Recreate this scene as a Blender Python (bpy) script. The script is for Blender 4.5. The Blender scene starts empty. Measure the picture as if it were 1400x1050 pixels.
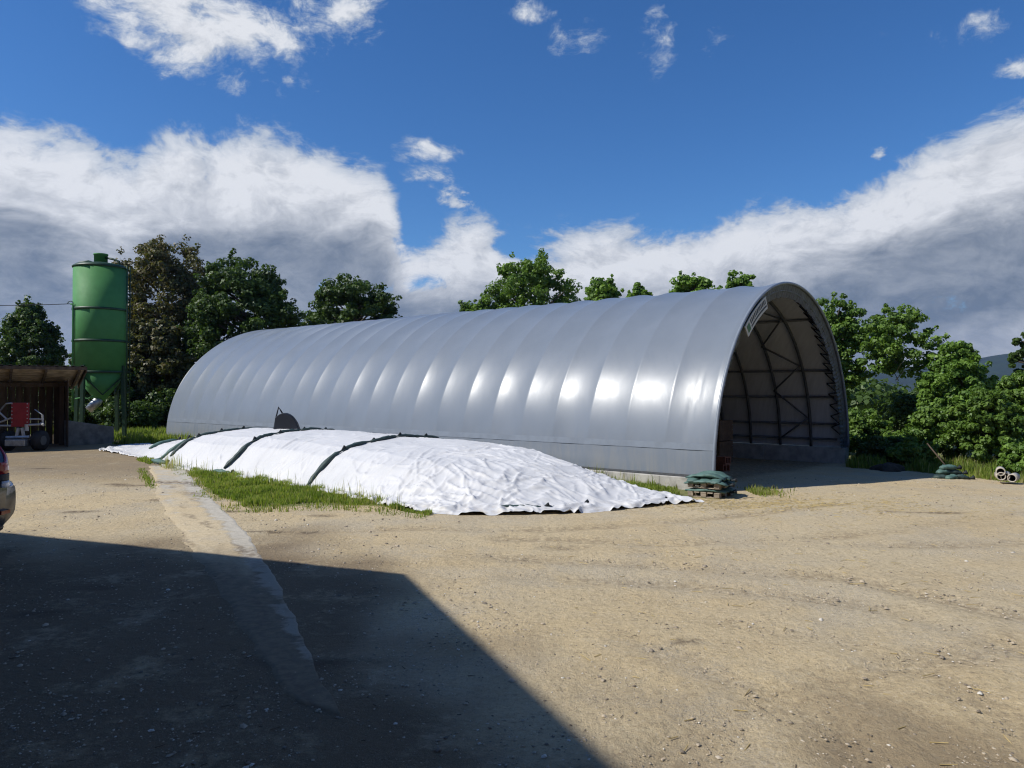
import bpy, math, random
import numpy as np
from mathutils import Vector

R = math.radians
random.seed(7)
sc = bpy.context.scene
col = sc.collection

# ------------------------------------------------------------------ camera
H = 2.0                       # eye height
F = 1000.0                    # focal length in pixels of the 1400 px wide photograph
cam = bpy.data.cameras.new('camera')
cam.sensor_width = 36.0
cam.lens = 36.0 * F / 1400.0
cam.clip_start = 0.05
cam.clip_end = 12000.0
cam_o = bpy.data.objects.new('camera', cam)
cam_o.location = (0, 0, H)
cam_o.rotation_euler = (R(90.0) + math.atan(9.0 / F), 0, 0)
col.objects.link(cam_o)
sc.camera = cam_o

# ------------------------------------------------------------------ light
SUN_EL = 45.0
S_DIR = np.array((0.970, 0.243))           # the way sunlight travels over the ground
COT = 1.0 / math.tan(R(SUN_EL))
sun = bpy.data.lights.new('sun', 'SUN')
sun.energy = 4.8
sun.angle = R(0.53)
sun.color = (1.0, 0.965, 0.90)
sun_o = bpy.data.objects.new('sun', sun)
sd = Vector((S_DIR[0], S_DIR[1], -math.tan(R(SUN_EL))))
sun_o.rotation_euler = sd.to_track_quat('-Z', 'Y').to_euler()
sun_o.location = (-30, -10, 40)
col.objects.link(sun_o)

sc.view_settings.view_transform = 'Standard'
sc.view_settings.look = 'None'
sc.view_settings.gamma = 1.0
sc.view_settings.use_curve_mapping = False
sc.view_settings.exposure = 0.0
sc.render.engine = 'CYCLES'
sc.cycles.use_denoising = True
sc.cycles.filter_width = 1.15
sc.cycles.max_bounces = 6
sc.cycles.diffuse_bounces = 3
sc.cycles.glossy_bounces = 3
sc.cycles.transmission_bounces = 4
sc.cycles.volume_bounces = 0
sc.cycles.transparent_max_bounces = 8
sc.cycles.sample_clamp_indirect = 6.0

SKY_STRENGTH = 0.075
SKY_SAT, SKY_VAL = 1.2, 1.28

class NT:
    """small helper that writes node trees"""
    def __init__(s, tree):
        s.t = tree; s.n = tree.nodes; s.l = tree.links
    def new(s, typ, **kw):
        n = s.n.new(typ)
        for k, v in kw.items():
            setattr(n, k, v)
        return n
    def put(s, sock, v):
        if isinstance(v, (int, float)):
            sock.default_value = v
        elif isinstance(v, (tuple, list)):
            if len(v) == 3 and sock.type == 'RGBA':
                v = (*v, 1.0)
            sock.default_value = v
        else:
            s.l.new(v, sock)
    def m(s, op, a, b=None, c=None, clamp=False):
        n = s.new('ShaderNodeMath', operation=op, use_clamp=clamp)
        s.put(n.inputs[0], a)
        if b is not None: s.put(n.inputs[1], b)
        if c is not None: s.put(n.inputs[2], c)
        return n.outputs[0]
    def vm(s, op, a, b=None):
        n = s.new('ShaderNodeVectorMath', operation=op)
        s.put(n.inputs[0], a)
        if b is not None: s.put(n.inputs[1], b)
        return n.outputs['Vector'] if op not in ('DOT_PRODUCT', 'LENGTH', 'DISTANCE') else n.outputs['Value']
    def mix(s, f, a, b, mode='MIX'):
        n = s.new('ShaderNodeMix', data_type='RGBA', blend_type=mode)
        n.clamp_factor = True
        s.put(n.inputs[0], f); s.put(n.inputs[6], a); s.put(n.inputs[7], b)
        return n.outputs[2]
    def noise(s, vec, scale, detail=4.0, rough=0.55, dist=0.0, color=False):
        n = s.new('ShaderNodeTexNoise')
        s.put(n.inputs['Vector'], vec)
        n.inputs['Scale'].default_value = scale
        n.inputs['Detail'].default_value = detail
        n.inputs['Roughness'].default_value = rough
        n.inputs['Distortion'].default_value = dist
        return n.outputs['Color'] if color else n.outputs[0]
    def sst(s, v, lo, hi, a=0.0, b=1.0):
        n = s.new('ShaderNodeMapRange', interpolation_type='SMOOTHSTEP')
        s.put(n.inputs[0], v)
        for i, q in zip((1, 2, 3, 4), (lo, hi, a, b)):
            s.put(n.inputs[i], q)
        return n.outputs[0]
    def scale(s, vec, sx, sy, sz):
        n = s.new('ShaderNodeMapping')
        s.put(n.inputs['Vector'], vec)
        n.inputs['Scale'].default_value = (sx, sy, sz)
        return n.outputs[0]

def px_ang(px, py):
    d = np.array(((px - 700) / F, 1.0, (534 - py) / F)); d /= np.linalg.norm(d)
    return math.atan2(d[0], d[1]), math.asin(d[2])

def build_world():
    w = bpy.data.worlds.new('World'); sc.world = w
    w.use_nodes = True
    w.node_tree.nodes.clear()
    k = NT(w.node_tree)
    out = k.new('ShaderNodeOutputWorld')
    bg = k.new('ShaderNodeBackground'); bg.inputs['Strength'].default_value = SKY_STRENGTH
    k.l.new(bg.outputs[0], out.inputs[0])
    sky = k.new('ShaderNodeTexSky', sky_type='NISHITA')
    sky.sun_disc = False
    sky.sun_elevation = R(SUN_EL)
    sky.sun_rotation = math.atan2(-S_DIR[0], -S_DIR[1])
    sky.altitude = 450; sky.air_density = 1.0; sky.dust_density = 0.1; sky.ozone_density = 3.0
    tc = k.new('ShaderNodeTexCoord')
    d = tc.outputs['Generated']
    sp = k.new('ShaderNodeSeparateXYZ'); k.put(sp.inputs[0], d)
    x, y, z = sp.outputs
    az = k.m('ARCTAN2', x, y)
    el = k.m('ARCSINE', z)
    # top edge of the cloud banks over the bearing
    pts = [(-260, 110), (-120, 122), (0, 146), (60, 168), (120, 196), (165, 216), (205, 190), (270, 172), (350, 182), (430, 196), (510, 226), (542, 268), (566, 306),
           (592, 312), (615, 300), (650, 292), (685, 318), (720, 330), (760, 322), (800, 310), (900, 298), (1000, 282), (1100, 270), (1200, 232),
           (1300, 182), (1400, 134), (1600, 100)]
    fc = k.new('ShaderNodeFloatCurve')
    cu = fc.mapping.curves[0]
    A0 = 1.15
    ps = sorted((px_ang(*p) for p in pts))
    conv = [((a + A0) / (2 * A0), e / 0.5) for a, e in ps]
    conv = [(0.0, 0.40)] + conv + [(1.0, 0.40)]
    cu.points[0].location = conv[0]; cu.points[-1].location = conv[-1]
    for c in conv[1:-1]:
        cu.points.new(*c)
    fc.mapping.update()
    k.put(fc.inputs['Value'], k.m('DIVIDE', k.m('ADD', az, A0), 2 * A0, clamp=True))
    E = k.m('MULTIPLY', fc.outputs[0], 0.5)
    warp = k.noise(k.scale(d, 1, 1, 1.7), 4.0, 4, 0.55, color=True)
    dw = k.vm('ADD', k.scale(d, 1, 1, 1.6), k.vm('MULTIPLY', k.vm('SUBTRACT', warp, (0.5, 0.5, 0.5)), (0.14, 0.14, 0.14)))
    n1 = k.noise(dw, 6.0, 10, 0.60)
    n2 = k.noise(k.vm('ADD', dw, (3.1, 1.7, 0.4)), 21.0, 8, 0.68)
    nn = k.m('SUBTRACT', k.m('ADD', k.m('MULTIPLY', n1, 0.62), k.m('MULTIPLY', n2, 0.38)), 0.5)
    below = k.m('SUBTRACT', E, el)                        # radians below the bank's top edge
    dens = k.m('ADD', k.m('MULTIPLY', k.m('MINIMUM', k.m('MAXIMUM', below, -0.30), 0.045), 10.0), k.m('MULTIPLY', nn, 2.2))
    # lone clouds: centre px, half axes px, strength
    lone = None
    for cx, cy, rx, ry, g in ((300, 20, 300, 110, .30), (230, 55, 130, 60, .16), (470, 30, 110, 75, .16), (400, 85, 60, 50, .12), (785, 60, 85, 58, .12), (902, 55, 52, 78, .12), (985, 45, 70, 50, .08),
                              (1330, 42, 140, 54, .17), (590, 238, 60, 24, .08), (628, 268, 40, 26, .09), (1204, 210, 34, 26, .08), (1390, 85, 70, 40, .10),
                              (730, 15, 70, 26, .07), (600, 205, 90, 30, .05), (1215, 42, 60, 26, .10)):
        a, e = px_ang(cx, cy)
        q = k.m('SQRT', k.m('ADD', k.m('POWER', k.m('DIVIDE', k.m('SUBTRACT', az, a), rx / F * math.cos(a) ** 2), 2),
                             k.m('POWER', k.m('DIVIDE', k.m('SUBTRACT', el, e), ry / F * math.cos(a)), 2)))
        bump = k.m('MULTIPLY', k.sst(q, 1.15, 0.0), 0.42 + g)
        lone = bump if lone is None else k.m('MAXIMUM', lone, bump)
    dens = k.m('MAXIMUM', dens, k.m('ADD', k.m('MULTIPLY', k.m('SUBTRACT', lone, 0.38), 1.3), k.m('MULTIPLY', nn, k.m('MULTIPLY', 4.2, k.sst(lone, 0.0, 0.12)))))
    # blue gaps low in the sky
    for cx, cy, rx, ry, g in ((556, 318, 34, 46, .30), (700, 338, 30, 22, .22), (590, 385, 40, 18, .4), (470, 402, 70, 18, .32), (1330, 408, 90, 16, .14), (545, 400, 40, 26, .3)):
        a, e = px_ang(cx, cy)
        q = k.m('SQRT', k.m('ADD', k.m('POWER', k.m('DIVIDE', k.m('SUBTRACT', az, a), rx / F * math.cos(a) ** 2), 2),
                             k.m('POWER', k.m('DIVIDE', k.m('SUBTRACT', el, e), ry / F * math.cos(a)), 2)))
        dens = k.m('SUBTRACT', dens, k.m('MULTIPLY', k.sst(q, 1.4, 0.1), g))
    # scattered fair-weather cloud over the rest of the sky
    aside = k.m('MAXIMUM', k.sst(k.m('ABSOLUTE', az), 0.70, 0.95), k.sst(el, 0.52, 0.70))
    dens = k.m('MAXIMUM', dens, k.m('SUBTRACT', k.m('MULTIPLY', k.m('ADD', nn, 0.03), 3.0), k.m('SUBTRACT', 2.0, k.m('MULTIPLY', aside, 1.75))))
    alpha = k.m('MULTIPLY', k.sst(dens, k.m('SUBTRACT', -0.12, k.m('MULTIPLY', k.sst(below, -0.06, 0.0), -0.07)), k.m('SUBTRACT', 0.42, k.m('MULTIPLY', k.sst(below, -0.06, 0.0), 0.20))), 0.97)
    # light and shade of the cloud body: bright heads, grey flat bases
    n3 = k.noise(k.scale(dw, 1, 1, 2.2), 3.6, 7, 0.58)
    dep = k.m('ADD', below, k.m('MULTIPLY', k.m('SUBTRACT', n3, 0.5), 0.22))
    shade = k.sst(dep, 0.040, 0.150)
    low = k.sst(dep, 0.20, 0.28)                          # paler again close to the horizon
    shade = k.m('MULTIPLY', shade, k.m('SUBTRACT', 1.0, k.m('MULTIPLY', low, 0.35)))
    up = k.noise(k.vm('ADD', dw, (-0.022, 0.0, 0.040)), 6.0, 10, 0.60)
    relief = k.m('SUBTRACT', n1, up)
    relief2 = k.m('SUBTRACT', n2, k.noise(k.vm('ADD', dw, (3.1 - 0.008, 1.7, 0.4 + 0.014)), 21.0, 8, 0.68))
    S = 1.0 / SKY_STRENGTH
    white = (0.80 * S, 0.82 * S, 0.86 * S)
    grey = (0.165 * S, 0.205 * S, 0.270 * S)
    thin = k.sst(k.m('ADD', dens, k.m('MULTIPLY', k.m('MAXIMUM', below, 0.0), 4.0)), 0.0, 0.6)
    val = k.m('ADD', k.m('SUBTRACT', 0.97, k.m('MULTIPLY', shade, 0.86)), k.m('ADD', k.m('MULTIPLY', relief, k.m('SUBTRACT', 1.9, k.m('MULTIPLY', shade, 1.1))), k.m('MULTIPLY', relief2, k.m('SUBTRACT', 1.0, k.m('MULTIPLY', shade, 0.6)))))
    cc = k.mix(k.m('MULTIPLY', val, 1.0, clamp=True), grey, white)
    cc = k.mix(thin, (0.40 * S, 0.48 * S, 0.60 * S), cc)
    up_mask = k.sst(el, -0.03, 0.0)
    alpha = k.m('MULTIPLY', alpha, up_mask)
    hs = k.new('ShaderNodeHueSaturation'); hs.inputs['Saturation'].default_value = SKY_SAT; hs.inputs['Value'].default_value = SKY_VAL
    k.l.new(sky.outputs[0], hs.inputs['Color']); skyc = k.mix(1.0, hs.outputs[0], (0.78, 1.0, 1.24), 'MULTIPLY')
    k.l.new(k.mix(alpha, skyc, cc), bg.inputs['Color'])
build_world()

# ------------------------------------------------------------------ helpers
def fade(t): return t * t * t * (t * (t * 6 - 15) + 10)
_rngp = np.random.default_rng(3)
_P = _rngp.permutation(512); _P = np.concatenate([_P, _P, _P])
_G = _rngp.uniform(0, 2 * np.pi, 512); _GX = np.cos(_G); _GY = np.sin(_G)
def perlin(x, y, seed=0):
    x = np.asarray(x, float) + seed * 17.31; y = np.asarray(y, float) + seed * 9.77
    xi = np.floor(x).astype(int); yi = np.floor(y).astype(int)
    xf = x - xi; yf = y - yi
    xi &= 511; yi &= 511
    def g(ix, iy, fx, fy):
        h = _P[_P[ix & 511] + (iy & 511)]
        return _GX[h] * fx + _GY[h] * fy
    u = fade(xf); v = fade(yf)
    a = g(xi, yi, xf, yf); b = g(xi + 1, yi, xf - 1, yf)
    c = g(xi, yi + 1, xf, yf - 1); d = g(xi + 1, yi + 1, xf - 1, yf - 1)
    return (a + u * (b - a)) + v * ((c + u * (d - c)) - (a + u * (b - a)))
def fbm(x, y, o=4, seed=0, gain=.5):
    s = 0; a = 1; f = 1
    for i in range(o):
        s = s + a * perlin(x * f, y * f, seed + i); a *= gain; f *= 2.03
    return s
def ss(x, a, b):
    t = np.clip((np.asarray(x, float) - a) / (b - a), 0, 1); return t * t * (3 - 2 * t)

def mesh_np(name, verts, faces, m, parent=None, smooth=False, attrs=None, mats=None):
    me = bpy.data.meshes.new(name)
    verts = np.asarray(verts, dtype=np.float32)
    if isinstance(faces, np.ndarray):
        nf, kf = faces.shape
        me.vertices.add(len(verts)); me.vertices.foreach_set('co', verts.ravel())
        me.loops.add(nf * kf); me.loops.foreach_set('vertex_index', faces.astype(np.int32).ravel())
        me.polygons.add(nf); me.polygons.foreach_set('loop_start', np.arange(0, nf * kf, kf, dtype=np.int32))
        me.update(calc_edges=True)
    else:
        me.from_pydata([tuple(map(float, v)) for v in verts], [], [tuple(int(i) for i in f) for f in faces]); me.update()
    if m is not None: me.materials.append(m)
    if smooth: me.polygons.foreach_set('use_smooth', np.ones(len(me.polygons), dtype=bool))
    for an, av in (attrs or {}).items():
        at = me.attributes.new(an, 'FLOAT', 'POINT'); at.data.foreach_set('value', np.asarray(av, dtype=np.float32))
    o = bpy.data.objects.new(name, me); col.objects.link(o)
    if parent is not None: o.parent = parent
    return o

class MB:
    """collects shapes and links them as one mesh object"""
    def __init__(s): s.v = []; s.f = []
    def add(s, v, f):
        o = len(s.v); s.v += [tuple(map(float, p)) for p in v]; s.f += [tuple(i + o for i in q) for q in f]; return s
    def box(s, c, size, ux=(1, 0, 0), uy=(0, 1, 0), uz=(0, 0, 1), taper=1.0):
        c = np.array(c, float); ux, uy, uz = (np.array(q, float) for q in (ux, uy, uz))
        hx, hy, hz = (q / 2 for q in size)
        v = []
        for dz in (-1, 1):
            k = taper if dz > 0 else 1.0
            for dx, dy in ((-1, -1), (1, -1), (1, 1), (-1, 1)):
                v.append(c + ux * hx * dx * k + uy * hy * dy * k + uz * hz * dz)
        return s.add(v, [(3, 2, 1, 0), (4, 5, 6, 7), (0, 1, 5, 4), (1, 2, 6, 5), (2, 3, 7, 6), (3, 0, 4, 7)])
    def bar(s, a, b, r, n=8, r2=None):
        return s.tube([a, b], [r, r if r2 is None else r2], n)
    def tube(s, pts, rad, n=8, cap=True):
        v, f = tube_geo(pts, rad, n, cap); return s.add(v, f)
    def beam(s, a, b, wx, wz, up=(0, 0, 1)):
        a = np.array(a, float); b = np.array(b, float); d = b - a; L = np.linalg.norm(d); d /= L
        up = np.array(up, float)
        if abs(d @ up) > .95: up = np.array((1., 0, 0))
        sx = np.cross(d, up); sx /= np.linalg.norm(sx); u2 = np.cross(sx, d)
        return s.box((a + b) / 2, (L, wx, wz), d, sx, u2)
    def build(s, name, m, parent=None, smooth=False, bevel=0):
        o = mesh_np(name, np.array(s.v), s.f, m, parent, smooth)
        if bevel:
            b = o.modifiers.new('bevel', 'BEVEL'); b.width = bevel; b.segments = 2; b.limit_method = 'ANGLE'
        return o

def tube_geo(pts, rad, n=8, cap=True):
    pts = np.array(pts, float); m = len(pts)
    rad = np.broadcast_to(np.array(rad, float), (m,))
    v = []; f = []
    t = np.gradient(pts, axis=0) if m > 2 else np.array([pts[1] - pts[0]] * 2)
    t /= np.linalg.norm(t, axis=1)[:, None] + 1e-9
    up = np.array((0., 0, 1)) if abs(t[0][2]) < .9 else np.array((1., 0, 0))
    a = np.cross(t[0], up); a /= np.linalg.norm(a)
    ang = np.arange(n) * 2 * np.pi / n
    for i in range(m):
        a = a - t[i] * (a @ t[i]); a /= np.linalg.norm(a) + 1e-9
        b = np.cross(t[i], a)
        for q in ang: v.append(pts[i] + rad[i] * (math.cos(q) * a + math.sin(q) * b))
    for i in range(m - 1):
        for j in range(n):
            f.append((i * n + j, i * n + (j + 1) % n, (i + 1) * n + (j + 1) % n, (i + 1) * n + j))
    if cap:
        f.append(tuple(range(n - 1, -1, -1))); f.append(tuple((m - 1) * n + j for j in range(n)))
    return v, f

def empty(name, loc=(0, 0, 0), rz=0.0):
    o = bpy.data.objects.new(name, None); o.location = loc; o.rotation_euler = (0, 0, rz)
    o.empty_display_size = .2; col.objects.link(o); return o
def tag(o, label=None, cat=None, group=None, kind=None):
    if label: o['label'] = label
    if cat: o['category'] = cat
    if group: o['group'] = group
    if kind: o['kind'] = kind
    return o
def copy_tree(o, parent=None):
    c = o.copy(); col.objects.link(c)
    if parent is not None: c.parent = parent
    for ch in [q for q in bpy.data.objects if q.parent == o]: copy_tree(ch, c)
    return c

# ------------------------------------------------------------------ materials
def mat(name, base, rough=.6, var=.25, scale=6.0, bump=.0, bscale=60., metal=0., spec=.5, base2=None, coat=0., detail=5., stretch=(1, 1, 1)):
    m = bpy.data.materials.new(name); m.use_nodes = True
    k = NT(m.node_tree); p = m.node_tree.nodes['Principled BSDF']
    tc = k.new('ShaderNodeTexCoord')
    v = k.scale(tc.outputs['Object'], *stretch)
    n = k.noise(v, scale, detail, .6)
    b2 = base2 or tuple(c * (1 - var) for c in base)
    b1 = tuple(min(1, c * (1 + var * .5)) for c in base)
    k.put(p.inputs['Base Color'], k.mix(k.sst(n, .3, .7), b1, b2))
    k.put(p.inputs['Roughness'], k.m('ADD', rough - .08, k.m('MULTIPLY', n, .16)))
    p.inputs['Metallic'].default_value = metal
    p.inputs['Specular IOR Level'].default_value = spec
    p.inputs['Coat Weight'].default_value = coat
    if bump:
        bn = k.new('ShaderNodeBump'); bn.inputs['Strength'].default_value = 1.0; bn.inputs['Distance'].default_value = bump
        k.put(bn.inputs['Height'], k.noise(v, bscale, 4, .6)); k.l.new(bn.outputs[0], p.inputs['Normal'])
    return m

def leaf_mat(name, dark, light, trans=.38, brown=None):
    m = bpy.data.materials.new(name); m.use_nodes = True
    k = NT(m.node_tree); m.node_tree.nodes.clear()
    out = k.new('ShaderNodeOutputMaterial')
    at = k.new('ShaderNodeAttribute', attribute_name='tint')
    c = k.mix(at.outputs['Fac'], dark, light)
    if brown:
        at2 = k.new('ShaderNodeAttribute', attribute_name='dry')
        c = k.mix(at2.outputs['Fac'], c, brown)
    p = k.new('ShaderNodeBsdfPrincipled')
    k.put(p.inputs['Base Color'], c); p.inputs['Roughness'].default_value = .5; p.inputs['Specular IOR Level'].default_value = .35
    tr = k.new('ShaderNodeBsdfTranslucent')
    k.put(tr.inputs['Color'], k.mix(1.0, c, (1.25, 1.35, .55), 'MULTIPLY'))
    mx = k.new('ShaderNodeMixShader'); mx.inputs[0].default_value = trans
    k.l.new(p.outputs[0], mx.inputs[1]); k.l.new(tr.outputs[0], mx.inputs[2]); k.l.new(mx.outputs[0], out.inputs[0])
    return m

M = {}
M['silo'] = mat('silo_green', (.075, .245, .075), .62, .08, 3., bump=.0015, bscale=5., spec=.25)
M['silo_dark'] = mat('silo_dark_green', (.012, .05, .02), .5, .3, 6.)
M['steel'] = mat('dark_steel', (.075, .08, .085), .5, .3, 8.)
M['galv'] = mat('galvanised', (.42, .44, .45), .42, .3, 9., metal=.7)
M['concrete'] = mat('concrete', (.42, .40, .36), .9, .3, 3.5, bump=.004, bscale=45)
M['concrete_old'] = mat('old_concrete', (.20, .195, .18), .92, .4, 3., bump=.005, bscale=40)
M['wood'] = mat('weathered_wood', (.10, .070, .045), .85, .45, 7., bump=.003, bscale=40, stretch=(1, 1, .15))
M['wood_pale'] = mat('pale_wood', (.33, .27, .20), .85, .35, 9., bump=.002, bscale=50)
M['soffit'] = mat('roof_boarding', (.42, .33, .22), .85, .45, 3., bump=.003, bscale=30)
M['crate'] = mat('brown_crate', (.15, .085, .045), .85, .35, 6., bump=.002)
M['sheet'] = mat('roof_sheet', (.16, .14, .125), .38, .3, 4., metal=.5)
M['red'] = mat('red_paint', (.27, .014, .022), .42, .2, 6.)
M['white_paint'] = mat('white_paint', (.42, .42, .41), .45, .15, 10.)
M['rubber'] = mat('rubber', (.02, .02, .021), .75, .3, 12.)
M['bag'] = mat('green_bag', (.085, .16, .135), .62, .3, 9., bump=.004, bscale=55)
M['bag_dark'] = mat('dark_green_bag', (.036, .064, .058), .6, .35, 9., bump=.004, bscale=55)
M['tie'] = mat('black_tie', (.012, .016, .017), .7, .3, 20.)
M['rope'] = mat('black_rope', (.015, .015, .016), .7, .2, 20.)
M['navy'] = mat('navy_sheeting', (.008, .012, .022), .6, .25, 5.)
M['banner'] = mat('banner_sheet', (.48, .49, .45), .6, .08, 10.)
M['banner_ink'] = mat('banner_ink', (.03, .04, .05), .6, .1, 20.)
M['banner_green'] = mat('banner_green', (.05, .14, .05), .6, .1, 20.)
M['pipe'] = mat('pale_clay_pipe', (.46, .42, .35), .7, .2, 12.)
M['pipe_in'] = mat('pipe_bore', (.05, .045, .04), .9, .2, 12.)
M['brick'] = mat('red_brick', (.30, .11, .06), .9, .3, 20., bump=.003)
M['bark'] = mat('bark', (.10, .08, .06), .9, .45, 9., bump=.012, bscale=22, stretch=(1, 1, .3))
M['bark_pale'] = mat('pale_bark', (.30, .26, .20), .9, .4, 9., bump=.008, bscale=25, stretch=(1, 1, .3))
M['car'] = mat('car_paint', (.020, .026, .040), .35, .15, 4., metal=.0, coat=.45, spec=.35)
M['car_glass'] = mat('car_glass', (.012, .013, .015), .06, .1, 4., spec=.6)
M['car_plastic'] = mat('car_plastic', (.03, .032, .036), .55, .2, 12.)
M['lens_red'] = mat('red_lens', (.30, .008, .018), .12, .1, 20., coat=.6)
M['lens_clear'] = mat('clear_lens', (.48, .50, .53), .12, .1, 20., coat=.6)
M['straw'] = mat('straw', (.50, .38, .16), .8, .25, 9.)
M['twig'] = mat('twig', (.085, .06, .04), .9, .3, 9.)
M['plaster'] = mat('barn_plaster', (.30, .235, .16), .9, .12, 2., bump=.003)
M['tiles'] = mat('barn_tiles', (.19, .085, .06), .8, .3, 5., bump=.01, bscale=12)
M['soil_shade'] = mat('soil_heap', (.055, .042, .03), .95, .35, 7., bump=.02, bscale=18)

def stone_material():
    m = bpy.data.materials.new('pebble'); m.use_nodes = True
    k = NT(m.node_tree); p = m.node_tree.nodes['Principled BSDF']
    t = k.new('ShaderNodeAttribute', attribute_name='tint').outputs['Fac']
    c = k.mix(k.sst(t, .0, .6), (.17, .14, .105), (.44, .365, .265))
    c = k.mix(k.sst(t, .86, .98), c, (.62, .58, .50))
    k.put(p.inputs['Base Color'], c); p.inputs['Roughness'].default_value = .92
    return m
M['stone'] = stone_material()

def fabric_material():
    m = bpy.data.materials.new('hall_fabric'); m.use_nodes = True
    k = NT(m.node_tree); p = m.node_tree.nodes['Principled BSDF']
    g = k.new('ShaderNodeNewGeometry'); tc = k.new('ShaderNodeTexCoord')
    pos = tc.outputs['Object']
    n = k.noise(k.scale(pos, 1, 1, .25), 1.1, 5, .6)
    n2 = k.noise(k.scale(pos, 6, 1, .6), 2.0, 5, .65)
    outc = k.mix(k.sst(n, .3, .7), (.185, .212, .248), (.167, .194, .228))
    sp = k.new('ShaderNodeSeparateXYZ'); k.put(sp.inputs[0], pos)
    # splashed dust low on the wall, faint runs of dirt
    dust = k.m('MULTIPLY', k.sst(sp.outputs[2], 1.3, .2), k.sst(n2, .35, .75))
    outc = k.mix(k.m('MULTIPLY', dust, .45), outc, (.30, .28, .24))
    outc = k.mix(k.m('MULTIPLY', k.sst(n2, .55, .85), .07), outc, (.17, .18, .19))
    inc = k.mix(k.sst(n2, .3, .7), (.56, .565, .57), (.47, .475, .48))
    k.put(p.inputs['Base Color'], k.mix(g.outputs['Backfacing'], outc, inc))
    k.put(p.inputs['Roughness'], k.m('ADD', .30, k.m('MULTIPLY', n2, .10)))
    p.inputs['Specular IOR Level'].default_value = .42
    p.inputs['Coat Weight'].default_value = .10; p.inputs['Coat Roughness'].default_value = .17
    bn = k.new('ShaderNodeBump'); bn.inputs['Strength'].default_value = .35; bn.inputs['Distance'].default_value = .006
    k.put(bn.inputs['Height'], k.noise(k.scale(pos, 1.6, 1.6, .5), 2.2, 3, .5)); k.l.new(bn.outputs[0], p.inputs['Normal'])
    return m
M['fabric'] = fabric_material()
M['fabric_band'] = mat('hall_hem_fabric', (.205, .235, .275), .36, .12, 4.)
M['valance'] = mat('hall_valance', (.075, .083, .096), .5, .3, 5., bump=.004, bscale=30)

def tarp_material():
    m = bpy.data.materials.new('white_tarpaulin'); m.use_nodes = True
    k = NT(m.node_tree); p = m.node_tree.nodes['Principled BSDF']
    tc = k.new('ShaderNodeTexCoord'); pos = tc.outputs['Object']
    n = k.noise(pos, .9, 5, .6); n2 = k.noise(pos, 7.0, 6, .65)
    sp = k.new('ShaderNodeSeparateXYZ'); k.put(sp.inputs[0], pos)
    c = k.mix(k.sst(n, .35, .7), (.66, .655, .65), (.60, .60, .60))
    dirt = k.m('MULTIPLY', k.sst(sp.outputs[2], .16, .0), k.sst(n2, .42, .72))
    c = k.mix(k.m('MULTIPLY', dirt, .7), c, (.42, .36, .27))
    c = k.mix(k.m('MULTIPLY', k.sst(n2, .58, .78), .22), c, (.50, .47, .42))
    k.put(p.inputs['Base Color'], c)
    p.inputs['Roughness'].default_value = .5; p.inputs['Specular IOR Level'].default_value = .35
    bn = k.new('ShaderNodeBump'); bn.inputs['Strength'].default_value = .7; bn.inputs['Distance'].default_value = .014
    w = k.noise(k.scale(pos, 1, 1, 1), 3.0, 5, .55, 1.4)
    k.put(bn.inputs['Height'], k.m('ABSOLUTE', k.m('SUBTRACT', w, .5))); k.l.new(bn.outputs[0], p.inputs['Normal'])
    return m
M['tarp'] = tarp_material()

def dirt_colour(k, pos):
    big = k.noise(pos, .35, 5, .6); mid = k.noise(pos, 1.6, 6, .62); fine = k.noise(pos, 11, 6, .68)
    grain = k.noise(pos, 70, 4, .7); grain2 = k.noise(pos, 190, 3, .7)
    vo = k.new('ShaderNodeTexVoronoi'); k.put(vo.inputs['Vector'], pos); vo.inputs['Scale'].default_value = 42
    vo2 = k.new('ShaderNodeTexVoronoi'); k.put(vo2.inputs['Vector'], pos); vo2.inputs['Scale'].default_value = 95
    dirt = k.mix(k.sst(mid, .30, .72), (.57, .445, .262), (.475, .37, .222))
    dirt = k.mix(k.m('MULTIPLY', k.sst(big, .40, .62), .75), dirt, (.53, .435, .285))
    dirt = k.mix(k.m('MULTIPLY', k.sst(fine, .50, .72), .55), dirt, (.29, .225, .14))
    dirt = k.mix(k.m('MULTIPLY', k.sst(fine, .44, .28), .45), dirt, (.61, .50, .33))
    mg = k.noise(pos, 27, 4, .72)
    dirt = k.mix(k.m('MULTIPLY', k.sst(mg, .54, .66), .55), dirt, (.25, .195, .125))
    dirt = k.mix(k.m('MULTIPLY', k.sst(mg, .46, .36), .45), dirt, (.64, .55, .39))
    # loose grey gravel lying in patches
    gpatch = k.m('MULTIPLY', k.sst(k.noise(k.vm('ADD', pos, (7.3, 2.2, 0)), .55, 6, .68), .46, .62), .8)
    gcol = k.mix(vo2.outputs['Color'], (.24, .21, .165), (.62, .55, .43))
    dirt = k.mix(k.m('MULTIPLY', gpatch, k.sst(grain, .36, .62)), dirt, gcol)
    dirt = k.mix(k.m('MULTIPLY', k.sst(grain, .57, .70), .65), dirt, (.15, .118, .08))
    dirt = k.mix(1.0, dirt, (1.02, 1.02, 1.0), 'MULTIPLY')
    return dirt, big, mid, fine, grain, grain2, vo

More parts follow.
